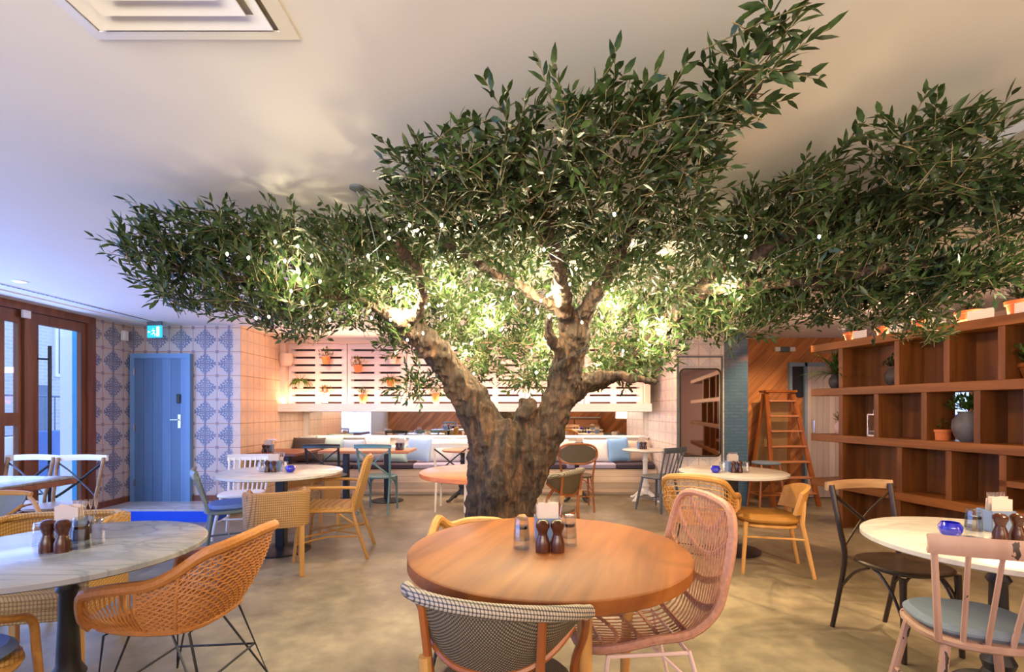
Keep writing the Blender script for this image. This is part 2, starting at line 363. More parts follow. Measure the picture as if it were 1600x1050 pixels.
m_rim = grid_weave('checker_rim_weave', (.03, .026, .03), (.50, .41, .30), (84, 84))
m_bent = wood('bent_brown_wood', (.26, .07, .015), (.42, .13, .03), 'z', .35)
m_tan = wood('tan_wood_leg', (.50, .24, .065), (.66, .36, .11), 'z', .4)
m_dark = wood('dark_brown_chair', (.014, .008, .005), (.034, .018, .010), 'z', .35)
m_topr = wood('worn_top_rail', (.22, .12, .055), (.40, .25, .13), 'x', .4)
m_must = plain('mustard_seat', (.30, .135, .015), .6, var=.12, scale=30)
m_teal = plain('teal_paint', (.10, .22, .25), .42, var=.15)
m_grey = plain('grey_green_paint', (.17, .21, .21), .45, var=.2)
m_dgrey = plain('dark_grey_paint', (.11, .13, .15), .45, var=.15)
m_dist = wood('distressed_pink_paint', (.40, .23, .17), (.56, .35, .27), 'z', .5, .5)
m_blueCush = plain('blue_cushion', (.15, .24, .55), .85, var=.1, scale=40)
m_greyCush = plain('blue_grey_cushion', (.20, .25, .32), .85, var=.12, scale=40)
m_glass = glassmat('clear_glass', (.95, .97, .98), .32)
m_pane = glassmat('window_pane', (.96, .98, 1), .12)
m_cobalt = plain('cobalt_glass', (.01, .012, .45), .08, var=.1, coat=1)
m_mill = wood('pepper_mill_wood', (.03, .008, .004), (.085, .024, .011), 'z', .25)
m_nap = plain('napkin_paper', (.62, .52, .47), .8, var=.03)
m_cad = plain('blue_caddy', (.16, .24, .42), .5, var=.15, scale=30)
m_steel = plain('cutlery_steel', (.6, .58, .55), .2, 1)
m_terra = plain('terracotta', (.78, .22, .06), .6, var=.1, scale=20)
m_terraP = plain('pale_pot', (.86, .62, .50), .6, var=.06)
m_pot = plain('dark_stone_pot', (.07, .06, .055), .5, var=.3, scale=14, bump=.3)
m_leaf = leafmat('olive_leaves', (.014, .033, .009), (.062, .108, .030), .3)
m_leafB = leafmat('pot_plant_leaves', (.03, .09, .012), (.12, .22, .04))
m_leafD = leafmat('dark_conifer_leaves', (.008, .03, .012), (.025, .07, .03), .1)
m_leafO = leafmat('orange_green_leaves', (.16, .14, .01), (.35, .22, .03))
m_mirror = plain('mirror_silver', (.80, .76, .70), .02, 1, var=.0)
m_mirror2 = plain('mirror_silver_dark', (.62, .50, .42), .03, 1, var=.0)
m_slat = wood('pink_white_slats', (.72, .54, .50), (.82, .64, .58), 'x', .6)
m_slatdark = plain('slat_backing', (.10, .06, .06), .8)
m_bench = wood('bench_pale_boards', (.62, .46, .32), (.74, .58, .42), 'x', .5, plank=(2, .095))
m_benchb = plain('bench_back_cream', (.84, .72, .60), .6, var=.03)

# chipped paint: small dark scuffs with a shape of their own
nt = m_dist.node_tree; N = nt.nodes; L = nt.links; b = N['Principled BSDF']; src = b.inputs['Base Color'].links[0].from_socket
tc = N.new('ShaderNodeTexCoord'); mp = N.new('ShaderNodeMapping'); mp.inputs['Scale'].default_value = (26, 26, 7); L.new(tc.outputs['Object'], mp.inputs[0])
no = N.new('ShaderNodeTexNoise'); no.inputs['Scale'].default_value = 1; no.inputs['Detail'].default_value = 3; L.new(mp.outputs[0], no.inputs[0])
gt = N.new('ShaderNodeMath'); gt.operation = 'GREATER_THAN'; gt.inputs[1].default_value = .66; L.new(no.outputs[0], gt.inputs[0])
mx = N.new('ShaderNodeMix'); mx.data_type = 'RGBA'; L.new(gt.outputs[0], mx.inputs[0]); L.new(src, mx.inputs[6]); mx.inputs[7].default_value = (.05, .03, .025, 1); L.new(mx.outputs[2], b.inputs['Base Color'])
# ================================================================ SETTING
m_floor, nt, N, L, b = newmat('polished_concrete')
tc = N.new('ShaderNodeTexCoord')
n1 = N.new('ShaderNodeTexNoise'); n1.inputs['Scale'].default_value = .9; n1.inputs['Detail'].default_value = 7; n1.inputs['Roughness'].default_value = .62
n2 = N.new('ShaderNodeTexNoise'); n2.inputs['Scale'].default_value = 9; n2.inputs['Detail'].default_value = 8
L.new(tc.outputs['Object'], n1.inputs[0]); L.new(tc.outputs['Object'], n2.inputs[0])
r1 = N.new('ShaderNodeValToRGB'); e = r1.color_ramp.elements
e[0].position = .38; e[0].color = (.15, .125, .08, 1); e[1].position = .62; e[1].color = (.38, .325, .22, 1)
x = e.new(.5); x.color = (.25, .215, .145, 1)
L.new(n1.outputs[0], r1.inputs[0])
r2 = N.new('ShaderNodeValToRGB'); r2.color_ramp.elements[0].color = (.80, .80, .80, 1); r2.color_ramp.elements[1].color = (1.12, 1.1, 1.06, 1)
r2.color_ramp.elements[0].position = .4; r2.color_ramp.elements[1].position = .62
L.new(n2.outputs[0], r2.inputs[0]); mx = N.new('ShaderNodeMix'); mx.data_type = 'RGBA'; mx.blend_type = 'MULTIPLY'; mx.inputs[0].default_value = .8
L.new(r1.outputs[0], mx.inputs[6]); L.new(r2.outputs[0], mx.inputs[7]); L.new(mx.outputs[2], b.inputs['Base Color'])
rr = N.new('ShaderNodeMapRange'); rr.inputs[3].default_value = .22; rr.inputs[4].default_value = .48; L.new(n2.outputs[0], rr.inputs[0]); L.new(rr.outputs[0], b.inputs['Roughness'])

XL, XR, YB = -4.93, 5.4, -3.0
struct('floor', MB().box((XL-.1, YB-.1, -.1), (XR+.1, 8.3, 0)), m_floor)
struct('ceiling', MB().box((XL-.1, YB-.1, CEIL), (XR+.1, 8.3, CEIL+.1)), m_ceil)
# left wall: glazed entrance then tiled stub
struct('wall_left', MB().box((XL-.1, 5.74, 0), (XL, 6.4, CEIL)), m_tile)
struct('wall_left_rear', MB().box((XL-.1, YB-.1, 0), (XL, 0.9, CEIL)), m_cream)
struct('wall_back_left', MB().box((XL, 6.3, 0), (-3.615, 6.4, CEIL)), m_tile)
struct('wall_back_left_return', MB().box((-3.615, 6.3, 0), (-3.515, 8.2, CEIL)), m_tile2)
struct('wall_back', MB().box((-3.615, 8.2, 0), (2.37, 8.3, CEIL)), m_cream)
struct('wall_back_right_return', MB().box((2.27, 6.8, 0), (2.37, 8.2, CEIL)), m_tile3)
struct('wall_back_pier', MB().box((2.27, 6.72, 0), (2.93, 6.8, CEIL)), m_tile3)
struct('wall_back_blue', MB().box((2.93, 6.74, 0), (3.27, 7.38, CEIL)), m_blueBrick)
struct('wall_back_right', MB().box((3.2, 7.38, 0), (XR+.1, 7.48, CEIL)), m_woodWall)
wr = MB().box((XR, YB, 0), (XR+.1, 5.75, CEIL)).box((XR, 6.25, 0), (XR+.1, 7.38, CEIL)).box((XR, 5.75, 0), (XR+.1, 6.25, 1.05)).box((XR, 5.75, 1.65), (XR+.1, 6.25, CEIL))
struct('wall_right', wr, m_wall)
wb = MB().box((XL, YB-.1, 0), (-4.4, YB, CEIL)).box((-.8, YB-.1, 0), (XR, YB, CEIL)).box((-4.4, YB-.1, 2.3), (-.8, YB, CEIL)).box((-4.4, YB-.1, 0), (-.8, YB, 1.4))
struct('wall_rear', wb, m_woodWall)
struct('window_3', MB().box((XR+.04, 5.75, 1.05), (XR+.06, 6.25, 1.65)), m_pane)
struct('window_4', MB().box((-4.4, YB-.06, 1.4), (-.8, YB-.04, 2.3)), m_pane)
# raised ledge at the blue door
struct('trim_1', MB().box((XL, 5.76, .125), (-3.515, 6.3, .15)).box((XL, 6.0, 0), (-3.6, 6.3, .125)), m_marble2, 'pale stone threshold ledge under the blue door')
struct('trim_2', MB().box((XL, 5.75, 0), (-3.515, 6.0, .125)), m_blueRiser, 'bright blue riser of the step below the blue door')
struct('trim_3', MB().box((1.93, -1, CEIL-.035), (2.12, 6.7, CEIL)), m_ceil, 'shallow plaster ceiling beam')
struct('trim_4', MB().box((XL, .9, CEIL-.012), (-4.62, 6.3, CEIL)), m_ceil, 'ceiling border along the entrance')
struct('baseboard_left', MB().box((XL, 5.76, .15), (XL+.02, 6.28, .22)).box((XL+.02, 6.28, .15), (-3.6, 6.3, .22)), m_doorWood)
# slat wall box above bench: ledge, side post
struct('trim_5', MB().box((-3.515, 7.30, 1.30), (2.10, 8.2, 1.42)), m_white, 'white ledge under the slatted pallet wall')
struct('trim_6', MB().box((-3.515, 7.38, 1.42), (-3.44, 7.56, 2.36)).box((2.02, 7.38, 1.42), (2.10, 7.56, 2.36)), m_terraP, 'end posts of the slatted wall')
struct('trim_7', MB().box((-3.515, 7.56, 1.42), (2.10, 7.6, CEIL)), m_slatdark, 'dark board behind the pallets')
struct('trim_8', MB().box((-3.515, 7.36, 2.34), (2.10, 7.56, CEIL)), m_wall, 'plaster bulkhead above the pallets')
# pallets
def pallet(i, x0, wd):
    names = ['leftmost', 'second from left', 'third from left', 'third from right', 'second from right', 'rightmost']
    t = thing('wooden_pallet', f'pale pink slatted pallet on the wall above the bench, {names[i]} of six', 'pallet', (x0, 7.50, 1.42), 0, 'pallets on the slat wall')
    s = MB(); z = .0
    for k in range(8):
        s.bevbox((.004, -.028, k*.1155+.03), (wd-.004, -.006, k*.1155+.115), .003)
    obj('slats', s, m_slat, t)
    for xx in (.0, wd/2-.045, wd-.09):
        obj('stringer', MB().box((max(xx, .003), -.006, 0), (min(xx+.09, wd-.003), .055, .92)), m_slat, t)
    for xx in (.0, wd/2-.03, wd-.06):
        obj('cover_strip', MB().box((max(xx, .005), -.0285, .0), (min(xx+.06, wd-.005), -.0275, .92)), m_slat, t)
wd = (2.02+3.44)/6
for i in range(6): pallet(i, -3.44+i*wd, wd-.004)
# mirror behind bench
mt = thing('wall_mirror', 'long frameless mirror on the wall above the bench backrest', 'mirror', (0, 0, 0))
obj('mirror_glass', MB().box((-3.40, 8.17, .90), (2.20, 8.195, 1.29)), m_mirror, mt)
obj('mirror_edge', MB().box((-3.42, 8.165, .885), (2.22, 8.199, .90)), m_white, mt)
# pier mirror with rounded corners
def rounded_rect(w, h, r, n=6):
    out = []
    for cx, cz, a0 in ((w/2-r, h/2-r, 0), (-w/2+r, h/2-r, 90), (-w/2+r, -h/2+r, 180), (w/2-r, -h/2+r, 270)):
        for k in range(n+1):
            a = math.radians(a0+90*k/n); out.append((cx+r*math.cos(a), cz+r*math.sin(a)))
    return out
pm = thing('framed_mirror', 'tall round-cornered mirror with dark frame on the tiled pier', 'mirror', (2.595, 6.72, 1.29))
ou = rounded_rect(.57, 1.22, .07); n = len(ou); inn = rounded_rect(.535, 1.185, .055)
fr = MB(); fr.v = [(x, -.03, z) for x, z in ou]+[(x, -.03, z) for x, z in inn]+[(x, 0, z) for x, z in ou]+[(x, -.012, z) for x, z in inn]
fr.f = [(i, (i+1) % n, n+(i+1) % n, n+i) for i in range(n)]+[(2*n+i, 2*n+(i+1) % n, (i+1) % n, i) for i in range(n)]+[(n+i, n+(i+1) % n, 3*n+(i+1) % n, 3*n+i) for i in range(n)]
obj('mirror_frame', fr, m_dark, pm)
gl = MB(); gl.v = [(x, -.014, z) for x, z in inn]; gl.f = [tuple(range(n))]; gl.v += [(x, -.002, z) for x, z in inn]; gl.f += [tuple(n+k for k in range(n-1, -1, -1))]
gl.f += [(i, n+i, n+(i+1) % n, (i+1) % n) for i in range(n)]
obj('mirror_glass', gl, m_mirror2, pm)
bd = MB()
for (lo, hi) in (((2.28, 6.708, .58), (2.30, 6.72, 2.05)), ((2.89, 6.708, .58), (2.91, 6.72, 2.05)), ((2.28, 6.708, 2.05), (2.91, 6.72, 2.07))): bd.box(lo, hi)
struct('trim_9', bd, m_dgrey, 'dark border strips around the pier mirror')
# ------------------------------------------------ blue door
d1 = thing('door_1', 'closed blue boarded door with a silver lever in the tiled wall', 'door', (-4.50, 6.3, .15)); d1['kind'] = 'structure'
obj('door_panel', MB().box((-.345, -.05, 0), (.315, -.01, 1.84)), m_blueDoor, d1)
obj('door_frame', MB().box((-.40, -.065, 0), (-.345, -.001, 1.90)).box((.315, -.065, 0), (.37, -.001, 1.90)).box((-.345, -.065, 1.84), (.315, -.001, 1.90)), m_bluePaint, d1)
obj('keypad', MB().bevbox((.20, -.075, 1.26), (.245, -.05, 1.38), .006), m_black, d1)
obj('lever_handle', MB().bevbox((.21, -.06, .94), (.25, -.05, 1.12), .003).tube([(.23, -.05, 1.05), (.23, -.09, 1.05), (.14, -.095, 1.05)], .009, 8), m_chrome, d1)
h_ = MB()
for z in (.2, .9, 1.62): h_.box((-.352, -.072, z), (-.335, -.052, z+.09))
obj('hinge', h_, m_chrome, d1)
# ------------------------------------------------ pink boarded door at right
d2 = thing('door_2', 'pale pink boarded door behind the walnut shelving', 'door', (4.78, 7.38, 0)); d2['kind'] = 'structure'
obj('door_panel', MB().box((-.33, -.05, .01), (.50, -.01, 1.98)), m_pinkDoor, d2)
obj('door_frame', MB().box((-.37, -.06, 0), (-.33, -.001, 2.04)).box((.5, -.06, 0), (.54, -.001, 2.04)).box((-.60, -.06, 1.98), (.5, -.001, 2.04)).box((-.60, -.06, 1.52), (-.56, -.001, 1.98)), m_greyBlue, d2)
obj('side_pane', MB().box((-.56, -.02, 1.52), (-.37, -.001, 1.98)), m_black, d2)
obj('pull_handle', MB().tube([(-.25, -.05, .98), (-.25, -.09, .99), (-.25, -.09, 1.17), (-.25, -.05, 1.18)], .008, 8), m_chrome, d2)
obj('door_gap', MB().box((-.33, -.045, 0), (.5, -.012, .01)), m_black, d2)
# ------------------------------------------------ brown entrance doors in the left wall
fx0, fx1 = XL-.08, XL+.02
fr = MB().box((fx0, .9, CEIL-.09), (fx1, 5.74, CEIL)).box((fx0, 5.64, 0), (fx1, 5.74, CEIL-.09)).box((fx0, .9, 0), (fx1, 1.0, CEIL-.09)).box((fx0, 4.90, 0), (fx1, 4.98, CEIL-.09)).box((fx0, 2.8, 0), (fx1, 2.9, CEIL-.09))
struct('trim_10', fr, m_doorWood, 'brown wooden frame of the entrance doors')
d3 = thing('door_3', 'brown framed glass entrance door with tall pull handle', 'door', (XL-.03, 5.0, 0)); d3['kind'] = 'structure'
obj('door_frame', MB().box((-.025, -.015, .0), (.025, .07, 2.325)).box((-.025, .57, 0), (.025, .635, 2.325)).box((-.025, .07, 2.22), (.025, .57, 2.325)).box((-.025, .07, 0), (.025, .57, .16)), m_doorWood, d3)
obj('door_glass', MB().box((-.005, .07, .16), (.005, .57, 2.22)), m_pane, d3)
obj('pull_handle', MB().tube([(.09, .125, .25), (.09, .125, 2.0)], .016, 10).tube([(.0, .045, 1.86), (.09, .125, 1.86)], .01, 8).tube([(0, .045, .45), (.09, .125, .45)], .01, 8), m_black, d3)
d4 = thing('door_4', 'brown solid entrance door with narrow glass slots', 'door', (XL-.03, 4.0, 0)); d4['kind'] = 'structure'
dd = MB(); pane = MB()
ys = [0, .10, .72, .80, .885, .90]
dd.box((-.025, 0, 0), (.025, .73, 2.325)).box((-.025, .86, 0), (.025, .895, 2.325)).box((-.025, .73, 2.20), (.025, .86, 2.325)).box((-.025, .73, 1.17), (.025, .86, 1.30)).box((-.025, .73, 0), (.025, .86, .25))
pane.box((-.005, .73, .25), (.005, .86, 1.17)).box((-.005, .73, 1.30), (.005, .86, 2.20))
obj('door_panel', dd, m_doorWood, d4); obj('door_glass', pane, m_pane, d4)
struct('window_1', MB().box((XL-.035, 1.0, 0.0), (XL-.025, 2.8, CEIL-.09)), m_pane)
struct('window_2', MB().box((XL-.035, 2.9, 0.0), (XL-.025, 4.0, CEIL-.09)), m_pane)
tag(obj('door_sensor', MB().bevbox((XL+.021, 4.86, 2.25), (XL+.05, 4.94, 2.33), .004), m_white), 'small white sensor at the top of the entrance door frame', 'sensor')
tag(obj('wall_sensor', MB().bevbox((XL+.0, 6.12, 2.20), (XL+.05, 6.20, 2.33), .01), m_white), 'white motion sensor high in the corner by the blue door', 'sensor')
# ------------------------------------------------ outside
m_fac = brickmat('lavender_brick', (.48, .50, .70), (.56, .58, .78), (.62, .64, .8), 1, .24, .08, .8)
m_pave = plain('street_paving', (.50, .55, .62), .7, scale=2)
m_dkwin = plain('dark_window', (.12, .18, .32), .2)
struct('floor_street', MB().box((-22, -6, -.14), (XL-.11, 26, -.02)), m_pave)
def facade():
    t = thing('brick_building', 'lavender brick building seen across the street through the door', 'building', (-11, 0, 0))
    obj('wall', MB().box((-.4, 2, -.02), (0, 22, 9)), m_fac, t)
    for y0 in (3.5, 6.3, 9.1, 11.75, 14.5, 17.3):
        for z0 in (2.2, 5.0):
            fo = obj('window_frame', MB().box((0, y0-.08, z0-.08), (.05, y0+.98, z0+1.55)), m_white, t)
            obj('window_glass', MB().box((.05, y0, z0), (.06, y0+.4, z0+1.45)).box((.05, y0+.47, z0), (.06, y0+.9, z0+1.45)), m_dkwin, fo)
    for y0 in (4.5, 7.6, 11.2, 15.5):
        obj('shopfront', MB().box((0, y0, -.02), (.04, y0+.35, 1.9)), m_dkwin, t)
facade()
tag(obj('low_wall', MB().box((-8.9, 6.0, -.02), (-8.5, 12, .85)), m_white), 'low white wall outside the entrance', 'wall')
tag(obj('planter_box', MB().bevbox((-8.4, 8.5, .45), (-8.05, 9.5, .95), .01).box((-8.4, 8.5, -.02), (-8.05, 9.5, .45)), plain('planter_blue', (.10, .20, .55), .5)), 'dark blue planter box outside the glass door', 'planter')
tag(obj('blue_pillar', MB().box((-5.30, 5.86, -.02), (-5.22, 5.94, 3)), plain('cyan_pillar', (.05, .38, .80), .4)), 'bright blue pillar just outside the glass door', 'pillar')
tag(obj('white_pillar', MB().box((-6.3, 6.78, -.02), (-6.1, 7.0, 3)), m_white), 'white column outside behind the bright blue pillar', 'pillar')
rl = MB(); 
for k in range(14): rl.tube([(-9.4, 9+k*.2, .85), (-9.4, 9+k*.2, 1.6)], .012, 5)
rl.tube([(-9.4, 9, 1.6), (-9.4, 11.6, 1.6)], .02, 6)
rl.box((-9.45, 9, -.02), (-9.35, 11.6, .85))
tag(obj('railing', rl, m_dkwin), 'thin grey metal railing behind the low white wall', 'railing')
# plain blue hoarding outside the right side window, not lit
tag(obj('blue_hoarding', MB().box((7.2, 4.5, -.1), (7.5, 8.5, 1.25)), plain('hoarding_blue', (.10, .16, .45), .3)), 'blue hoarding seen through the small window behind the shelf', 'hoarding')
# ------------------------------------------------ ceiling items
def diffuser():
    t = thing('ceiling_vent', 'square white four-way air diffuser in the ceiling', 'vent', (-.92, 1.13, CEIL))
    def ring(h, wdt, z0, z1):
        o, i = h, h-wdt; vs = []
        for (r, z) in ((o, z0), (i, z1), (i, z1+.004), (o, z0+.004)):
            vs += [(-r, -r, z), (r, -r, z), (r, r, z), (-r, r, z)]
        fs = [(a*4+k, a*4+(k+1) % 4, ((a+1) % 4)*4+(k+1) % 4, ((a+1) % 4)*4+k) for a in range(4) for k in range(4)]
        return MB().add(vs, fs)
    obj('frame', ring(.298, .04, -.004, -.012), m_white, t)
    for h in (.245, .195, .145, .095): obj('louvre', ring(h, .036, -.018, -.004), m_white, t)
    obj('shade_sheet', MB().box((-.26, -.26, -.003), (.26, .26, -.001)), plain('vent_shadow', (.25, .22, .2), .8), t)  # dark sheet standing in for the shade behind the louvres
    obj('core', MB().box((-.05, -.05, -.016), (.05, .05, -.012)), m_white, t)
diffuser()
for (x, y, l_) in ((-4.18, 4.13, 'round recessed downlight in the ceiling near the entrance door'), ):
    t = thing('downlight', l_, 'ceiling light', (x, y, CEIL))
    obj('rim', MB().lathe([(.055, 0), (.055, -.006), (.04, -.008), (.036, 0)], n=24), m_white, t)
    obj('lamp', MB().lathe([(.034, -.001), (.034, -.004)], n=20), plain('lamp_glow', (1, 1, 1), emit=(.85, .92, 1), es=14), t)
g = MB()
for k in range(95): g.box((-.018, k*.045, -.006), (.018, k*.045+.03, -.0005))
t = thing('linear_grille', 'long slotted air grille in the ceiling beside the entrance', 'vent', (-4.42, 1.75, CEIL))
obj('slots', g, m_dgrey, t); obj('edging', MB().box((-.03, -.02, -.004), (-.02, 4.3, 0)).box((.02, -.02, -.004), (.03, 4.3, 0)), m_white, t)
# exit sign
t = thing('exit_sign', 'glowing cyan running-man exit sign hanging near the blue door', 'sign', (-4.42, 6.02, CEIL), -.15)
m_cy = plain('exit_cyan', (.02, .5, .6), .4, emit=(.03, .62, .80), es=1.1); m_wg = plain('exit_white', (1, 1, 1), .4, emit=(.85, 1, 1), es=1.6)
obj('bracket', MB().box((-.10, -.012, -.05), (.10, .012, 0)), m_dgrey, t)
obj('panel', MB().bevbox((-.10, -.012, -.20), (.10, .012, -.05), .004), m_cy, t)
fg = MB()
def q(x0, z0, x1, z1): fg.box((x0, -.0145, z0), (x1, -.0125, z1))
q(.035, -.185, .075, -.065)                 # door
q(-.085, -.135, -.05, -.125); fg.add([(-.09, -.0135, -.13), (-.072, -.0135, -.112), (-.072, -.0135, -.148)], [(0, 1, 2)])
for (a, c_) in (((-.012, -.10), (-.005, -.14)), ((-.005, -.14), (.016, -.155)), ((.016, -.155), (.012, -.18)), ((-.005, -.14), (-.025, -.16)), ((-.025, -.16), (-.04, -.155)), ((-.012, -.105), (.014, -.12)), ((-.012, -.105), (-.032, -.118))):
    fg.bar((a[0], -.0135, a[1]), (c_[0], -.0135, c_[1]), .009, .002, (0, 1, 0))
fg.lathe([(.001, -.0), (.008, .0), (.008, .001)], (-.008, -.0135, -.088), 10)
obj('running_man_symbol', fg, m_wg, t)
t = thing('sprinkler_head', 'small round ceiling fitting with hanging wire above the left crown', 'sprinkler', (-.76, 2.38, CEIL))
obj('cap', MB().lathe([(.035, 0), (.035, -.01), (.012, -.022)], n=18), m_dgrey, t)
obj('wire', MB().tube(cr([(0, 0, -.02), (.04, .02, -.10), (.07, .05, -.22), (.08, .1, -.33)], 5), .0025, 5), m_grey, t)
# emergency light box on pine wall
t = thing('emergency_light', 'small white box with twin lamps high on the pine wall', 'emergency light', (4.12, 7.38, 2.24))
obj('box', MB().bevbox((-.07, -.05, -.04), (.07, -.001, .04), .005), m_dgrey, t)
obj('lamp', MB().bevbox((-.15, -.06, -.035), (-.075, -.01, .035), .006), m_white, t); obj('lamp', MB().bevbox((.075, -.06, -.035), (.15, -.01, .035), .006), m_white, t)
# ================================================================ CHAIRS  (front of every chair looks along local +Y)
def disc(mb, c, rx, ry, z0, z1, n=28, p=.8, b=.008):
    for (s_, z) in ((0, 0),): pass
    prof = [(1-b/rx*1.2, z0), (1, z0+b), (1, z1-b), (1-b/rx*1.2, z1)]
    vs = []
    for (s_, z) in prof:
        for k in range(n):
            a = 2*PI*k/n; x = math.copysign(abs(math.cos(a))**p, math.cos(a)); y = math.copysign(abs(math.sin(a))**p, math.sin(a))
            vs.append((c[0]+rx*s_*x, c[1]+ry*s_*y, z))
    fs = [(i*n+k, i*n+(k+1) % n, (i+1)*n+(k+1) % n, (i+1)*n+k) for i in range(3) for k in range(n)]
    fs += [tuple(range(n-1, -1, -1)), tuple(3*n+k for k in range(n))]
    mb.add(vs, fs); return mb
def xback(label, loc, rz, frame, cross, seat, rail, group='cross back chairs'):
    t = thing('cross_back_chair', label, 'chair', loc, rz, group)
    obj('seat', disc(MB(), (0, 0), .215, .205, .445, .47, p=.75), seat, t)
    for s in (-1, 1):
        obj('back_leg', MB().tube(cr([(s*.19, -.28, 0), (s*.19, -.235, .2), (s*.19, -.19, .45), (s*.20, -.215, .62), (s*.21, -.265, .87)], 5), [.013, .016], 8), frame, t)
        obj('front_leg', MB().tube([(s*.185, .17, 0), (s*.175, .155, .44)], [.013, .017], 8), frame, t)
        obj('cross_bar', MB().tube(cr([(s*.205, -.262, .82), (s*.10, -.262, .74), (0, -.252+s*.006, .655), (-s*.11, -.23, .56), (-s*.185, -.205, .50)], 5), .0125, 6, flat=.5), cross, t)
        obj('brace', MB().tube(cr([(s*.178, .16, .24), (s*.165, .14, .34), (s*.10, .12, .425), (0, .115, .44)], 5), .008, 6).tube(cr([(s*.18, .15, .24), (s*.18, .10, .34), (s*.18, .03, .42), (s*.18, -.02, .44)], 5), .008, 6).tube(cr([(s*.19, -.215, .27), (s*.185, -.13, .38), (s*.18, -.04, .435)], 5), .008, 6), frame, t)
    obj('top_rail', MB().grid(lambda u, v: (-.235+.47*u, -.268-.03*math.sin(PI*u)+.004*math.sin(PI*v), .835+.055*v+.008*math.sin(PI*u)), 14, 3, .02), rail, t)
    return t
def spindle(label, loc, rz, frame, cushion=None, n=7, low=0, group=None, curved=.03, wid=.21, top=.83):
    t = thing('spindle_back_chair', label, 'chair', loc, rz, group)
    obj('seat', disc(MB(), (0, 0), .215, .20, .425, .455, p=.7), frame, t)
    if cushion: obj('seat_cushion', disc(MB(), (0, .01), .205, .185, .455, .50, p=.72, b=.018), cushion, t)
    for k in range(n):
        f = k/(n-1)*2-1
        obj('spindle', MB().tube([(f*.185, -.165-.01*(1-f*f), .45), (f*wid, -.255-curved*(1-f*f), top-.03)], [.0095, .0085] if abs(f) < 1 else [.013, .011], 7), frame, t)
    obj('top_rail', MB().grid(lambda u, v: ((2*u-1)*(wid+.02), -.245-curved*(1-(2*u-1)**2)-.01*math.sin(PI*v), top-.05+.055*v), 14, 3, .02), frame, t)
    for sx in (-1, 1):
        for sy in (-1, 1):
            obj('leg', MB().tube([(sx*.215, sy*.20, 0), (sx*.20, sy*.185, .12), (sx*.15, sy*.14, .43)], [.012, .017, .017], 8), frame, t)
        obj('stretcher', MB().tube([(sx*.19, -.175, .17), (sx*.19, .175, .17)], .009, 6), frame, t)
    obj('stretcher', MB().tube([(-.19, 0, .17), (.19, 0, .17)], .009, 6), frame, t)
    return t
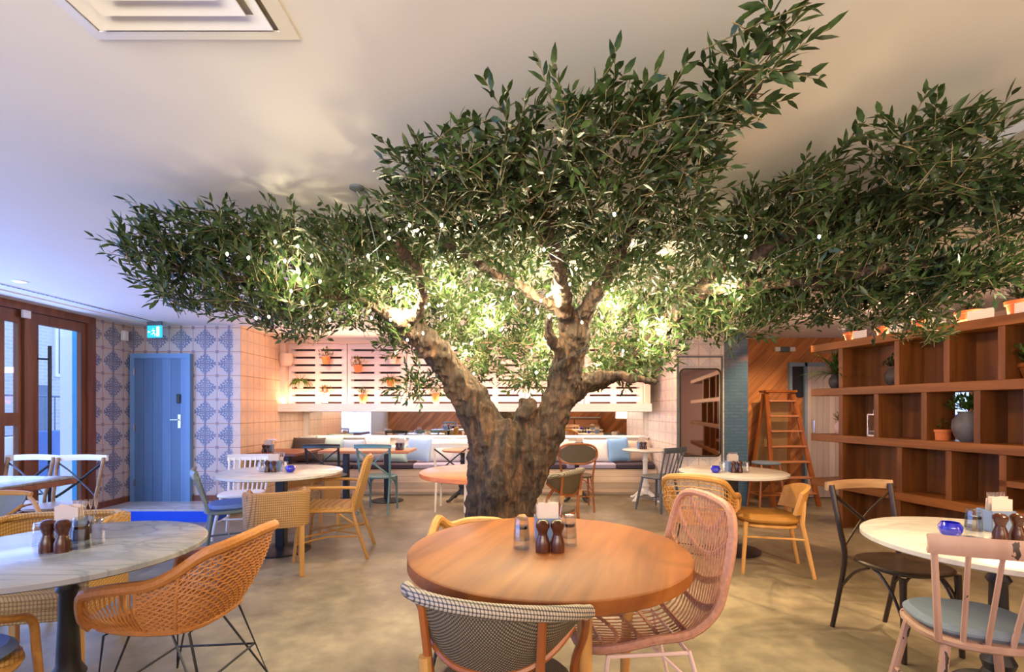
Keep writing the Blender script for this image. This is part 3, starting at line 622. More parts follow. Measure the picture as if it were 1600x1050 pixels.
def rattan_tub(label, loc, rz, m, legm, rimh=(.66, .86), sc_=1.0, group=None, detail=1):
    """woven tub armchair on hairpin wire legs"""
    t = thing('rattan_armchair', label, 'armchair', loc, rz, group)
    a, bk = rimh
    half = [(.27, .30, .425), (.295, .325, .47), (.31, .315, .56), (.315, .24, a-.02), (.315, .10, a), (.31, -.04, a+.015), (.295, -.16, a+.06), (.265, -.28, a+.13), (.20, -.37, bk-.015), (.10, -.41, bk), (0, -.42, bk+.005)]
    base = [(.255, .28, .415), (.262, .27, .415), (.265, .22, .41), (.265, .16, .405), (.262, .06, .40), (.255, -.03, .40), (.24, -.10, .40), (.21, -.15, .40), (.15, -.19, .40), (.08, -.205, .40), (0, -.21, .40)]
    K = 40
    rim = resample(cr(half, 6), K); bs = resample(cr(base, 6), K)
    mir = lambda P: [V((-p.x, p.y, p.z)) for p in P]
    R = rim + mir(rim)[-2::-1]; B = bs + mir(bs)[-2::-1]
    obj('rim', MB().tube(R, .026*sc_, 9), m, t)
    obj('seat_frame', MB().tube(B, .014, 7).tube([B[0], B[-1]], .016, 7).tube([V((.262, .26, .395+.055)), V((.268, .02, .47)), V((.262, -.10, .48))], .010, 6).tube([V((-.262, .26, .395+.055)), V((-.268, .02, .47)), V((-.262, -.10, .48))], .010, 6), m, t)
    st = MB(); n = len(R)
    def bulge(i, f):
        p = B[i].lerp(R[i], f); c = V((0, -.02, p.z)); d = (p-c); d.z = 0
        if d.length > 0: p = p + d.normalized()*(.03*math.sin(PI*f))
        return p
    for i in range(2, n-2, 1 if detail else 2):
        st.tube([bulge(i, 0), bulge(i, .33), bulge(i, .66), bulge(i, 1)], .0042, 4)
    obj('upright_canes', st, m, t)
    wv = MB(); i0, i1 = int(n*.20), int(n*.80)
    rows = 20 if detail else 10
    for r_ in range(1, rows):
        f = r_/rows; pts = [bulge(i, f) + V((0, 0, .004*((i+r_) % 2*2-1))) for i in range(i0, i1+1)]
        wv.tube(pts, .0052, 4)
    for (ia, sgn) in ((int(n*.2), 1), (int(n*.8), -1), (int(n*.30), 1), (int(n*.70), -1)):
        wv.tube([bulge(ia, 0), bulge(ia, .5), bulge(ia, 1)], .011, 6)
    obj('woven_back', wv, m, t)
    se = MB()
    for k in range(17):
        y = -.19+k*.0285; hw = .265 if y > -.03 else max(.08, .265*math.sqrt(max(0, 1-((-.03-y)/.185)**2)))
        se.tube([(-hw, y, .41), (-hw*.5, y, .398), (0, y, .394), (hw*.5, y, .398), (hw, y, .41)], .0065, 5)
    for k in range(13):
        x = -.24+k*.04; se.tube([(x, -.15, .398), (x*1.0, .05, .394), (x, .27, .411)], .0055, 4)
    obj('woven_seat', se, m, t)
    for s in (-1, 1):
        obj('wire_leg', MB().tube([(s*.12, .24, .39), (s*.24, .27, .375), (s*.27, .30, 0), (s*.20, .16, .38)], .0065, 6), legm, t)
        obj('wire_leg', MB().tube([(s*.11, -.15, .385), (s*.19, -.15, .375), (s*.25, -.30, 0), (s*.16, -.02, .38)], .0065, 6), legm, t)
    obj('wire_brace', MB().tube([(-.252, .285, .12), (.252, .285, .12)], .006, 6).tube([(-.23, -.23, .16), (.23, -.23, .16)], .006, 6).tube([(-.25, .28, .12), (-.225, -.23, .16)], .006, 6).tube([(.25, .28, .12), (.225, -.23, .16)], .006, 6), legm, t)
    return t
def pink_shell(label, loc, rz):
    t = thing('wicker_shell_chair', label, 'chair', loc, rz)
    half = [(.0, .285, .415), (.13, .275, .418), (.205, .235, .43), (.245, .14, .455), (.27, .03, .49), (.288, -.10, .52), (.288, -.195, .60), (.282, -.235, .72), (.272, -.262, .83), (.240, -.28, .915), (.165, -.295, .955), (0, -.305, .965)]
    cen = [(0, .285, .415), (0, .20, .405), (0, .10, .398), (0, .02, .395), (0, -.08, .398), (0, -.16, .42), (0, -.215, .48), (0, -.245, .60), (0, -.27, .72), (0, -.288, .82), (0, -.30, .90), (0, -.305, .965)]
    K = 60; R = resample(cr(half, 6), K); Cn = resample(cr(cen, 6), K)
    obj('rim', MB().tube(R + [V((-p.x, p.y, p.z)) for p in R[-2:0:-1]], .017, 8, closed=True), m_pink, t)
    def S(i, s):
        r = R[i]; c = Cn[i]; k = s*s
        return V((r.x*s, c.y+(r.y-c.y)*k, c.z+(r.z-c.z)*k))
    ca = MB(); n = 24
    for j in range(n):
        x = -.272+j*.544/(n-1); pts = []
        for i in range(1, K):
            rx = max(R[i].x, 1e-4)
            if abs(x) < rx*.985: pts.append(S(i, x/rx))
        if len(pts) > 3: ca.tube(pts[::2]+[pts[-1]], .0038, 4)
    obj('upright_canes', ca, m_pink, t)
    cb = MB()
    for i in (6, 11, 16, 21, 27, 34, 40, 46, 52):
        for o_ in (-1, 0, 1):
            q = min(K-1, max(1, i)); pts = [S(q, s/8)+V((0, .004*o_ if q < 25 else -.004, 0 if q < 25 else .010*o_)) for s in range(-8, 9)]
            cb.tube(pts, .0050, 4)
    obj('cross_bands', cb, m_pink, t)
    wv = MB()
    for i in range(8, 33, 1):
        for sg in (-1, 1):
            wv.tube([S(i, sg*.80)+V((0, 0, -.004)), S(i, sg*.9)+V((sg*.006, 0, -.006)), S(i, sg*1.0)], .0062, 4)
    obj('side_weave', wv, m_pink, t)
    lg = [((.20, .18, .40), (.25, .24, 0)), ((-.20, .18, .40), (-.25, .24, 0)), ((.20, -.13, .415), (.25, -.24, 0)), ((-.20, -.13, .415), (-.25, -.24, 0))]
    for a_, b_ in lg: obj('leg', MB().tube([a_, b_], .0085, 7), m_pinkMetal, t)
    obj('leg_frame', MB().tube([(.20, .18, .40), (-.20, .18, .40), (-.20, -.13, .405), (.20, -.13, .405)], .0085, 7, closed=True).tube([(.215, .20, .28), (.225, -.18, .25)], .007, 6).tube([(-.215, .20, .28), (-.225, -.18, .25)], .007, 6).tube([(.22, -.17, .27), (0, 0, .39), (-.22, -.17, .27)], .007, 6), m_pinkMetal, t)
    return t
def bistro_arm(label, loc, rz, frame=None, wv=None, rimm=None, group='woven bistro armchairs', top=.79, cush=None):
    """bent frame armchair with a low woven wrap-round back"""
    frame = frame or m_bent; wv = wv or m_bistro; rimm = rimm or m_rim
    t = thing('woven_bistro_armchair', label, 'armchair', loc, rz, group)
    def P(a, r, z): r = r*1.22+.02; return V((r*1.0*math.sin(a), -r*math.cos(a)*1.0+.10, z))
    A = 1.0
    hz = lambda a: top-.03*(abs(a)/A)**2
    obj('rim', MB().tube([P(-A+2*A*k/30, .275, hz(-A+2*A*k/30)) for k in range(31)], [.019]*2+[.022]*27+[.019]*2, 10), rimm, t)
    obj('woven_back', MB().grid(lambda u, v: P(-A*.94+2*A*.94*u, .225+.035*v+.008*math.sin(PI*v), (top-.20+.12*abs(u*2-1)**2.4)*(1-v)+hz(-A*.94+2*A*.94*u)*v), 36, 6, .008), wv, t)
    obj('lower_rail', MB().tube([P(-A*.94+2*A*.94*k/30, .232, top-.205+.12*abs(k/15-1)**2.4) for k in range(31)], .011, 7), frame, t)
    for a in (-.56, .56):
        obj('back_leg', MB().tube(cr([P(a, .29, 0), P(a, .255, .25), P(a, .24, .45), P(a, .253, .6), P(a, .272, top-.01)], 4), [.015, .013], 8), frame, t)
        obj('binding', MB().tube([P(a, .258, top-.235), P(a, .260, top-.19)], .020, 8), m_tan, t)
    for s in (-1, 1):
        obj('front_leg', MB().tube(cr([(s*.22, .23, 0), (s*.20, .20, .25), (s*.195, .185, .44), (s*.24, .12, .58), (s*.27, .0, top-.09), (s*.285, -.09, top-.045)], 4), [.015, .013], 8), frame, t)
        obj('brace', MB().tube(cr([(s*.21, .21, .20), (s*.20, .13, .36), (s*.195, .04, .43)], 4), .007, 6), frame, t)
    obj('seat', disc(MB(), (0, .02), .215, .205, .42, .455, p=.85), wv, t)
    obj('seat_ring', MB().tube([(.218*math.cos(2*PI*k/28), .02+.208*math.sin(2*PI*k/28), .425) for k in range(28)], .014, 7, closed=True), frame, t)
    if cush: obj('seat_cushion', disc(MB(), (0, .02), .205, .19, .456, .50, p=.85, b=.018), cush, t)
    obj('stretcher', MB().tube([P(-.56, .27, .18), P(.56, .27, .18)], .008, 6).tube([(-.21, .21, .18), (.21, .21, .18)], .008, 6).tube([P(.56, .27, .2), (.21, .21, .2)], .008, 6).tube([P(-.56, .27, .2), (-.21, .21, .2)], .008, 6), frame, t)
    return t
def bistro_side(label, loc, rz):
    """bistro chair with an open oval woven back"""
    t = thing('oval_back_bistro_chair', label, 'chair', loc, rz)
    def bk(x, z): return V((x, -.20-.10*(z-.45)-.03*(1-(x/.25)**2), z))
    loop = [bk(.25*math.copysign(abs(math.cos(a))**.7, math.cos(a)), .755+.13*math.copysign(abs(math.sin(a))**.8, math.sin(a))) for a in [2*PI*k/32 for k in range(32)]]
    obj('back_hoop', MB().tube(loop, .015, 8, closed=True), m_bent, t)
    obj('woven_back', MB().grid(lambda u, v: (lambda a, r: bk(.245*r*math.cos(a), .755+.125*r*math.sin(a)))(2*PI*u, max(v, .02)), 28, 4), m_bistro, t)
    for s in (-1, 1):
        obj('back_leg', MB().tube(cr([(s*.21, -.27, 0), (s*.20, -.22, .25), (s*.20, -.195, .45), (s*.235, -.225, .70)], 4), .013, 8), m_bent, t)
        obj('front_leg', MB().tube([(s*.20, .20, 0), (s*.18, .17, .44)], .013, 8), m_bent, t)
        obj('brace', MB().tube(cr([(s*.20, -.2, .28), (s*.19, -.1, .40), (s*.185, 0, .43)], 4), .007, 6).tube(cr([(s*.19, -.21, .27), (s*.1, -.2, .40), (0, -.2, .43)], 4), .007, 6), m_bent, t)
    obj('seat', disc(MB(), (0, 0), .22, .21, .43, .46, p=.85), m_bistro, t)
    obj('stretcher', MB().tube([(-.205, -.24, .2), (.205, -.24, .2)], .008, 6).tube([(-.19, .19, .2), (.19, .19, .2)], .008, 6).tube([(.2, -.23, .22), (.19, .19, .22)], .008, 6).tube([(-.2, -.23, .22), (-.19, .19, .22)], .008, 6), m_bent, t)
    return t
def block_wicker(label, loc, rz, m, wd=.25, top=.66, skirt=.30, group='boxy wicker armchairs', legm=None):
    t = thing('boxy_wicker_armchair', label, 'armchair', loc, rz, group); legm = legm or m_tan
    r = .07
    def U(s):   # U-shaped plan, s 0..1
        pts = [(wd, .24), (wd, -.16), (wd-.03, -.22), (wd-.09, -.25), (-wd+.09, -.25), (-wd+.03, -.22), (-wd, -.16), (-wd, .24)]
        P = resample([V((x, y, 0)) for x, y in pts], 40); return P[min(40, round(s*40))]
    obj('wicker_shell', MB().grid(lambda u, v: (lambda p: V((p.x*(1-.04*(1-v)), p.y*(1-.04*(1-v)), skirt+(top-skirt-(.05 if p.y > 0 else 0)*min(1, max(0, p.y/.2)))*v)))(U(u)), 40, 4, -.03), m, t)
    obj('top_edge', MB().tube([V((p.x*.955, p.y*.955, top-(.05 if p.y > 0 else 0)*min(1, max(0, p.y/.2)))) for p in [U(k/40) for k in range(41)]], .018, 7), m, t)
    obj('seat', MB().bevbox((-wd+.02, -.21, skirt+.05), (wd-.02, .25, skirt+.14), .02), m, t)
    obj('front_apron', MB().bevbox((-wd+.01, .225, skirt), (wd-.01, .245, skirt+.13), .006), m, t)
    for sx in (-1, 1):
        for sy in (-.215, .205): obj('leg', MB().bevbox((sx*(wd-.035)-.018, sy-.018, 0), (sx*(wd-.035)+.018, sy+.018, skirt+.06), .003), legm, t)
    return t
def rattan_high(label, loc, rz):
    t = thing('high_back_rattan_armchair', label, 'armchair', loc, rz)
    m = m_rattanL
    obj('backrest', MB().grid(lambda u, v: ((2*u-1)*(.19+.045*math.sin(PI*min(1, v*1.05))-.10*max(0, v-.8)*5*abs(2*u-1)*.3), -.20-.12*v-.02*math.sin(PI*u), .42+.47*v), 12, 10, .018), m_wickL, t)
    lp = [(-.19, -.20, .42), (-.225, -.24, .6), (-.225, -.28, .75), (-.17, -.31, .87), (0, -.33, .905), (.17, -.31, .87), (.225, -.28, .75), (.225, -.24, .6), (.19, -.20, .42)]
    obj('back_hoop', MB().tube(cr(lp, 4), .014, 7), m, t)
    obj('seat', MB().grid(lambda u, v: ((2*u-1)*.225, -.2+.43*v, .435-.02*math.sin(PI*u)*math.sin(PI*v)+.01*v), 10, 10, .02), m_wickL, t)
    obj('seat_frame', MB().tube([(-.23, -.2, .425), (.23, -.2, .425), (.24, .235, .44), (-.24, .235, .44)], .015, 7, closed=True), m, t)
    for s in (-1, 1):
        obj('arm', MB().tube(cr([(s*.215, -.26, .63), (s*.27, -.1, .645), (s*.275, .1, .645), (s*.265, .22, .635), (s*.255, .25, .58), (s*.25, .235, .44)], 5), .014, 8), m, t)
        obj('front_leg', MB().tube([(s*.24, .235, .44), (s*.255, .28, 0)], .015, 8), m, t)
        obj('back_leg', MB().tube(cr([(s*.205, -.23, .62), (s*.21, -.21, .42), (s*.24, -.34, 0)], 5), .015, 8), m, t)
        obj('brace', MB().tube(cr([(s*.25, .26, .15), (s*.22, .02, .2), (s*.225, -.25, .2)], 4), .009, 6).tube([(s*.25, .25, .3), (s*.24, .12, .42)], .007, 6).tube([(s*.22, -.24, .3), (s*.23, -.08, .42)], .007, 6), m, t)
    obj('stretcher', MB().tube([(.25, .26, .2), (-.22, -.26, .22)], .009, 6).tube([(-.25, .26, .2), (.22, -.26, .22)], .009, 6), m, t)
    return t
def low_curve(label, loc, rz):
    t = thing('low_back_chair', label, 'chair', loc, rz)
    obj('seat', disc(MB(), (0, .0), .235, .235, .405, .47, p=.7, b=.025), m_must, t)
    obj('backrest', MB().grid(lambda u, v: (lambda a: V(((.255)*math.sin(a), -.245*math.cos(a)*1.0-.05*v, .50+.22*v-.05*(abs(2*u-1)**2)*v)))(-.95+1.9*u), 18, 5, .028), m_rattanL, t)
    for s in (-1, 1):
        obj('back_leg', MB().tube([(s*.20, -.30, 0), (s*.175, -.22, .42), (s*.17, -.235, .60)], [.015, .02, .018], 8), m_tan, t)
        obj('front_leg', MB().tube([(s*.20, .22, 0), (s*.18, .19, .42)], [.014, .019], 8), m_tan, t)
        obj('stretcher', MB().tube([(s*.19, -.25, .30), (s*.185, .2, .30)], .009, 6), m_tan, t)
    obj('seat_rail', disc(MB(), (0, 0), .225, .225, .38, .405, p=.7), m_tan, t)
    return t
# ================================================================ TABLES
def top_lathe(R, th, z=.75, b=.006): return MB().lathe([(R-b*1.5, z-th), (R, z-th+b), (R, z-b), (R-b*1.5, z)], n=72)
def pedestal_straight(t, w_=.08, R=.24, z=.72, m=None):
    m = m or m_black
    obj('column', MB().bevbox((-w_/2, -w_/2, .03), (w_/2, w_/2, z), .006), m, t)
    obj('base', MB().lathe([(R, 0), (R, .012), (R*.9, .02), (.06, .045)], n=40), m, t)
    obj('top_plate', MB().box((-.18, -.03, z-.02), (.18, .03, z)).box((-.03, -.18, z-.02), (.03, .18, z-.001)), m, t)
def pedestal_turned(t, z=.72, m=None, R=.25):
    m = m or m_blk2
    obj('column', MB().lathe([(.075, .10), (.07, .14), (.05, .18), (.062, .22), (.042, .26), (.04, .32), (.034, .45), (.032, .56), (.045, .58), (.03, .61), (.032, .66), (.05, .69), (.055, z)], n=20), m, t)
    for k in range(4):
        a = k*PI/2+.6; c, s = math.cos(a), math.sin(a)
        obj('foot', MB().tube(cr([(.03*c, .03*s, .13), (.12*c, .12*s, .10), (R*.8*c, R*.8*s, .03), (R*c, R*s, .018)], 5), [.04, .018], 8, flat=.7), m, t)
    obj('top_plate', MB().lathe([(.14, z-.015), (.14, z)], n=20), m, t)
def round_table(name, label, x, y, R, topm, th, ped, **k):
    t = thing(name, label, 'table', (x, y, 0), k.get('rz', 0), k.get('group'))
    obj('tabletop', top_lathe(R, th), topm, t); ped(t); return t
# ================================================================ TABLEWARE
m_millm = m_mill
def mill(label, x, y, z=.75, s=1, g=None):
    o = obj('pepper_mill', MB().lathe([(.024*s, 0), (.0245*s, .006*s), (.024*s, .03*s), (.017*s, .052*s), (.0145*s, .060*s), (.018*s, .072*s), (.0235*s, .084*s), (.0225*s, .096*s), (.014*s, .105*s), (.004*s, .107*s)], n=20), m_mill)
    o.location = (x, y, z+.0005); return tag(o, label, 'pepper mill', g or 'dark wood pepper mills')
def tumbler(label, x, y, z=.75, h=.095, r=.036, g=None):
    t = thing('drinking_glass', label, 'glass', (x, y, z+.0005), 0, g or 'upturned drinking glasses')
    # upside down tumbler: rim down, thick base up, facets
    obj('body', MB().lathe([(r, 0), (r*.86, h*.75), (r*.80, h-.004), (r*.74, h), (r*.72, h-.016), (r*.80, h*.72), (r*.93, 0)], n=10), m_glass, t, 20)
    obj('bottom', MB().lathe([(r*.70, h-.014), (r*.73, h-.003)], n=10), m_glass, t)
    return t
def caddy(label, x, y, rz, z=.75, side=''):
    t = thing('condiment_caddy', label, 'caddy', (x, y, z+.0005), rz, 'condiment caddies on the tables')
    c = MB(); a, b_, h = .055, .042, .10; th = .002
    c.box((-a, -b_, 0), (a, b_, th)).box((-a, -b_, 0), (-a+th, b_, h)).box((a-th, -b_, 0), (a, b_, h)).box((-a, -b_, 0), (a, -b_+th, h)).box((-a, b_-th, 0), (a, b_, h))
    obj('tin', c, m_cad, t)
    npk = MB()
    for k in range(5):
        y0 = -.03+k*.009
        npk.grid(lambda u, v: (-.046+.092*u+.006*v*math.sin(k+3*u), y0+.012*v*math.sin(k*1.3), .01+.15*v+.006*math.sin(5*u+k)), 4, 4, .002)
    obj('napkins', npk, m_nap, t)
    ct = MB()
    for k in range(5):
        x0 = .015+.008*k; ct.tube([(x0, .025, .01), (x0+.012*(k-2), .028+.003*k, .135)], .0022, 5)
        xx = x0+.012*(k-2); 
        for q_ in (-.006, -.002, .002, .006): ct.tube([(xx, .028+.003*k, .135), (xx+q_, .029+.003*k, .15), (xx+q_*1.1, .03+.003*k, .178)], .0012, 4)
    obj('cutlery', ct, m_steel, t)
    return t
def bowl(label, x, y, z=.75, s=1):
    o = obj('cobalt_candle_bowl', MB().lathe([(.020*s, 0), (.034*s, .009*s), (.043*s, .029*s), (.042*s, .046*s), (.032*s, .062*s), (.029*s, .061*s), (.038*s, .045*s), (.038*s, .029*s), (.028*s, .014*s), (.002, .012*s)], n=28), m_cobalt)
    o.location = (x, y, z+.0005); return tag(o, label, 'bowl', 'cobalt blue glass bowls')
# ================================================================ PLACEMENT: tables
T1 = (.15, 2.05); T2 = (-1.87, 2.05); T3 = (-2.18, 4.6); T4 = (2.08, 4.6); T5 = (2.15, 2.15); T7 = (-.27, 4.62)
def four_legs(t, R=.33, z=.70, m=None):
    for a in (-75, 15, 105, 195):
        a = math.radians(a); obj('leg', MB().tube([(.385*math.cos(a), .385*math.sin(a), z), (.36*math.cos(a+.05), .36*math.sin(a+.05), 0)], [.028, .018], 12), m or m_tan, t)
    obj('apron', MB().box((-.27, -.28, z-.06), (.27, -.26, z)).box((-.27, .26, z-.06), (.27, .28, z)).box((-.24, -.26, z-.06), (-.22, .26, z)).box((.22, -.26, z-.06), (.24, .26, z)), m or m_tan, t)
round_table('round_dining_table', 'big round oiled wood table in the foreground on tan legs', *T1, .58, m_table, .055, lambda t: four_legs(t, .33, .694))
round_table('round_marble_table', 'round grey marble table at the left foreground on black turned column', *T2, .50, m_marble, .03, pedestal_turned)
round_table('round_marble_table', 'round white marble table on black post between the wicker and rattan chairs', *T3, .55, m_marble2, .03, lambda t: pedestal_straight(t, .085, .26))
round_table('round_marble_table', 'round white marble table on black post right of the tree near the blue pier', *T4, .48, m_marble2, .03, lambda t: pedestal_straight(t, .085, .25))
round_table('round_marble_table', 'round pale marble table at the right foreground on black turned column', *T5, .50, m_marble2, .03, lambda t: pedestal_turned(t, R=.24))
round_table('round_red_wood_table', 'round reddish wood table behind the olive trunk', *T7, .60, m_redtable, .045, lambda t: pedestal_straight(t, .08, .24))
round_table('small_round_table', 'small round white table with ornate white tripod by the bench end', 1.95, 7.12, .33, m_marble2, .025, lambda t: pedestal_turned(t, m=m_white, R=.27))
t = round_table('small_iron_table', 'dark table on ornate black iron foot at the bench just left of the trunk', -.72, 7.10, .30, m_midtop, .03, lambda t: pedestal_turned(t, R=.26))
t = round_table('small_iron_table', 'dark wood table at the bench behind the oval back bistro chair', .95, 7.12, .30, m_midtop, .03, lambda t: pedestal_turned(t, R=.24))
def rect_table(label, x0, x1, y0, y1, topm, cols, name='bench_table'):
    cx, cy = (x0+x1)/2, (y0+y1)/2
    t = thing(name, label, 'table', (cx, cy, 0))
    obj('tabletop', MB().bevbox((x0-cx, y0-cy, .71), (x1-cx, y1-cy, .75), .005), topm, t)
    for px_ in cols:
        obj('column', MB().bevbox((px_-cx-.04, -.04, .02), (px_-cx+.04, .04, .71), .005), m_black, t)
        obj('base', MB().lathe([(.23, 0), (.23, .012), (.2, .02), (.06, .04)], (px_-cx, 0, 0), 36), m_black, t)
    return t
rect_table('long wooden table at the bench on two black posts', -2.72, -1.45, 6.80, 7.40, m_midtop, (-2.42, -1.82))
rect_table('dark brown table against the peach-lit tiled wall at the bench end', -3.50, -2.85, 6.40, 7.25, m_darktop, (-3.15,))
t = thing('square_marble_table', 'square table with grey marble top and dark edge by the entrance door', 'table', (-4.15, 3.8, 0))
obj('tabletop', MB().bevbox((-.36, -.42, .735), (.36, .42, .755), .004), m_marble, t); obj('edge_frame', MB().bevbox((-.37, -.43, .69), (.37, .43, .734), .004), m_darktop, t)
pedestal_straight(t, .08, .22, .69)
# ================================================================ PLACEMENT: chairs
rattan_tub('orange rattan tub armchair on black wire legs beside the grey marble table', (-1.49, 2.25, 0), face(-1, .06), m_rattan, m_black, rimh=(.60, .775))
block_wicker('honey woven armchair behind the foreground grey marble table', (-2.52, 2.62, 0), face(.25, -1), m_wickL, .30, .72, .27, legm=m_tan)
bistro_arm('bent cane armchair with blue cushion at the bottom left corner', (-1.96, 1.62, 0), face(0, 1), frame=m_rattanL, wv=m_wickL, rimm=m_rattanL, cush=m_blueCush, top=.72, group=None)
bistro_arm('bent cane armchair with hooped back beside the square marble table', (-3.22, 2.95, 0), face(1, -.3), frame=m_rattanL, wv=m_greyCush, rimm=m_rattanL, top=.79, group=None)
xback('cross back chair with pale top rail and black cross, nearer the entrance glass', (-4.12, 4.40, 0), face(.05, -1), m_topr, m_blk2, m_topr, m_white, 'cross back chairs by the entrance')
xback('cross back chair with pale top rail, leftmost, half out of frame', (-4.62, 4.42, 0), face(.05, -1), m_topr, m_blk2, m_topr, m_white, 'cross back chairs by the entrance')
spindle('grey green spindle chair with blue cushion in front of the blue door step', (-2.54, 4.38, 0), face(.84, .54), m_grey, m_blueCush, 7, top=.80)
block_wicker('boxy tan wicker chair seen from behind at the near side of the marble table', (-1.93, 4.0, 0), face(-.42, .9), m_wick, .215, .67, .41)
block_wicker('boxy tan wicker chair at the far side of the marble table', (-2.22, 5.42, 0), face(-.1, -1), m_wick, .225, .64, .33)
rattan_high('honey rattan armchair with tall rounded back turned to the left', (-1.66, 4.52, 0), face(-1, -.15))
spindle('white spindle back chair behind the marble table near the tiled wall', (-2.86, 5.15, 0), face(.2, -1), m_white, None, 9, top=.82)
xback('black cross back chair at the long bench table', (-2.42, 6.45, 0), face(0, 1), m_black, m_black, m_dgrey, m_black)
xback('teal cross back chair at the long bench table', (-1.74, 6.40, 0), face(.05, 1), m_teal, m_teal, m_teal, m_teal)
xback('cream cross back chair with black cross, left of the trunk', (-.80, 6.55, 0), face(0, 1), m_cream, m_blk2, m_cream, m_cream)
bistro_side('brown bistro chair with oval woven back, right of the trunk', (.86, 6.55, 0), face(.03, 1))
bistro_arm('woven bistro armchair beside the trunk at the red table', (.36, 4.32, 0), face(-.75, .5), top=.80)
spindle('dark grey spindle chair beside the small white table', (1.95, 6.48, 0), face(-.6, .8), m_dgrey, None, 6, top=.83)
rattan_tub('orange rattan tub armchair behind the pink wicker chair', (1.58, 4.10, 0), face(.55, .9), m_rattanL, m_black, rimh=(.62, .80), detail=0)
low_curve('honey wood chair with mustard seat at the right marble table', (2.13, 4.08, 0), face(-1, .25))
pink_shell('tall pink wicker shell chair on pink metal legs at the round wood table', (.53, 2.04, 0), face(-1, -.06))
bistro_arm('woven bistro armchair with checkered rim at the near side of the wood table', (-.03, 1.57, 0), face(.34, 1), top=.785)
rattan_tub('low rattan chair mostly hidden behind the round wood table', (-.16, 2.44, 0), face(.05, -1), m_rattanL, m_black, rimh=(.60, .69), detail=0)
xback('dark brown cross back chair with worn top rail by the walnut shelves', (2.20, 2.74, 0), face(.18, -1), m_dark, m_dark, m_dark, m_topr)
spindle('distressed pink spindle chair with blue-grey cushion at the right foreground', (1.86, 1.97, 0), face(.30, 1), m_dist, m_greyCush, 6, top=.86, wid=.24)
for o in list(C.objects):
    if o.name.startswith('rattan_armchair'): o.scale = (.88, .82, 1)
# behind the doorway side: what the long mirror shows
rect_table('long wooden table near the rear wall, seen in the bench mirror', -2.6, -.9, -2.2, -1.5, m_midtop, (-2.2, -1.3), 'dining_table')
xback('teal cross back chair by the rear table, seen in the bench mirror', (-2.2, -1.15, 0), face(0, -1), m_teal, m_teal, m_teal, m_teal)
xback('pale cross back chair by the rear table, seen in the bench mirror', (-1.3, -1.15, 0), face(0, -1), m_topr, m_blk2, m_topr, m_topr)
t = thing('rear_sideboard', 'dark wooden sideboard against the rear wall, seen in the bench mirror', 'sideboard', (1.5, -2.72, 0))
obj('body', MB().bevbox((-1.9, -.22, .08), (1.9, .22, 1.0), .008).box((-1.8, -.2, 0), (1.8, .2, .08)), m_shelf, t)
for k in range(4): obj('door', MB().bevbox((-1.85+k*.93, .22, .14), (-.97+k*.93, .24, .94), .004), m_midtop, t)
obj('worktop', MB().bevbox((-1.93, -.25, 1.0), (1.93, .26, 1.04), .005), m_marble2, t)
# ================================================================ PLACEMENT: tableware
def P(x, y, h=.75):  # point on a table top under a pixel
    D = (H-h)*F/(y-640); return ((x-800)/F*D, D)
tb = 'the round wood table in front'
mill('left pepper mill of the pair on '+tb, *P(848, 862), s=1.22); mill('right pepper mill of the pair on '+tb, *P(871, 862), s=1.22)
x, y = P(815, 856); tumbler('left upturned glass on '+tb+', lower of its stack', x, y); tumbler('left upturned glass on '+tb+', upper of its stack', x, y, z=.785)
x, y = P(889, 852); tumbler('right upturned glass on '+tb+', lower of its stack', x, y); tumbler('right upturned glass on '+tb+', upper of its stack', x, y, z=.785)
x, y = P(855, 842); caddy('blue caddy with napkins on '+tb, x, y, .05)
tb = 'the grey marble table'
mill('left pepper mill of the pair on '+tb, *P(75, 862), s=1.22); mill('right pepper mill of the pair on '+tb, *P(98, 862), s=1.22)
x, y = P(112, 846); caddy('blue caddy with napkins and forks on '+tb, x, y, .12)
x, y = P(66, 850); tumbler('upturned glass left of the mills on '+tb, x, y)
x, y = P(128, 856); tumbler('upturned glass right of the mills on '+tb+', lower one', x, y); tumbler('upturned glass right of the mills on '+tb+', stacked on top', x, y, z=.785)
x, y = P(148, 850); tumbler('rightmost upturned glass on '+tb, x, y, h=.105)
tb = 'the right foreground marble table'
bowl('cobalt glass bowl on '+tb, *P(1485, 838), s=1.05)
x, y = P(1522, 840); tumbler('upturned glass beside the blue bowl on '+tb, x, y, h=.10); tumbler('upturned glass stacked above the one beside the blue bowl', x, y, z=.783)
mill('left pepper mill of the pair on '+tb, *P(1563, 846), s=1.15); mill('right pepper mill of the pair on '+tb, *P(1590, 846), s=1.15)
x, y = P(1556, 829); caddy('blue caddy with napkins and forks on '+tb, x, y, -.05)
def small_set(tb, X, Y, n=2, b=True, cad=True, z=.75):
    mill(f'left pepper mill of the pair on {tb}', X-.025, Y-.05, z); mill(f'right pepper mill of the pair on {tb}', X+.035, Y-.05, z)
    if cad: caddy(f'blue caddy with napkins on {tb}', X, Y+.04, .1, z)
    if n > 0: tumbler(f'upturned glass left of the set on {tb}', X-.105, Y, z)
    if n > 1: tumbler(f'upturned glass right of the set on {tb}', X+.115, Y, z)
    if b: bowl(f'cobalt glass bowl on {tb}', X+b*.19, Y-.05, z)
small_set('the white marble table left of the trunk', -2.24, 4.55, b=1)
small_set('the white marble table right of the trunk', 2.06, 4.52, b=-1)
small_set('the long bench table', -1.62, 7.0, n=0, b=False)
small_set('the dark table by the peach-lit tiles', -3.33, 6.62, n=0, b=False)
small_set('the small table left of the trunk', -.60, 7.10, n=0, b=False)
small_set('the small table behind the bistro chair', .98, 7.08, n=1, b=False)
small_set('the small white tripod table', 1.92, 7.18, n=0, b=False)
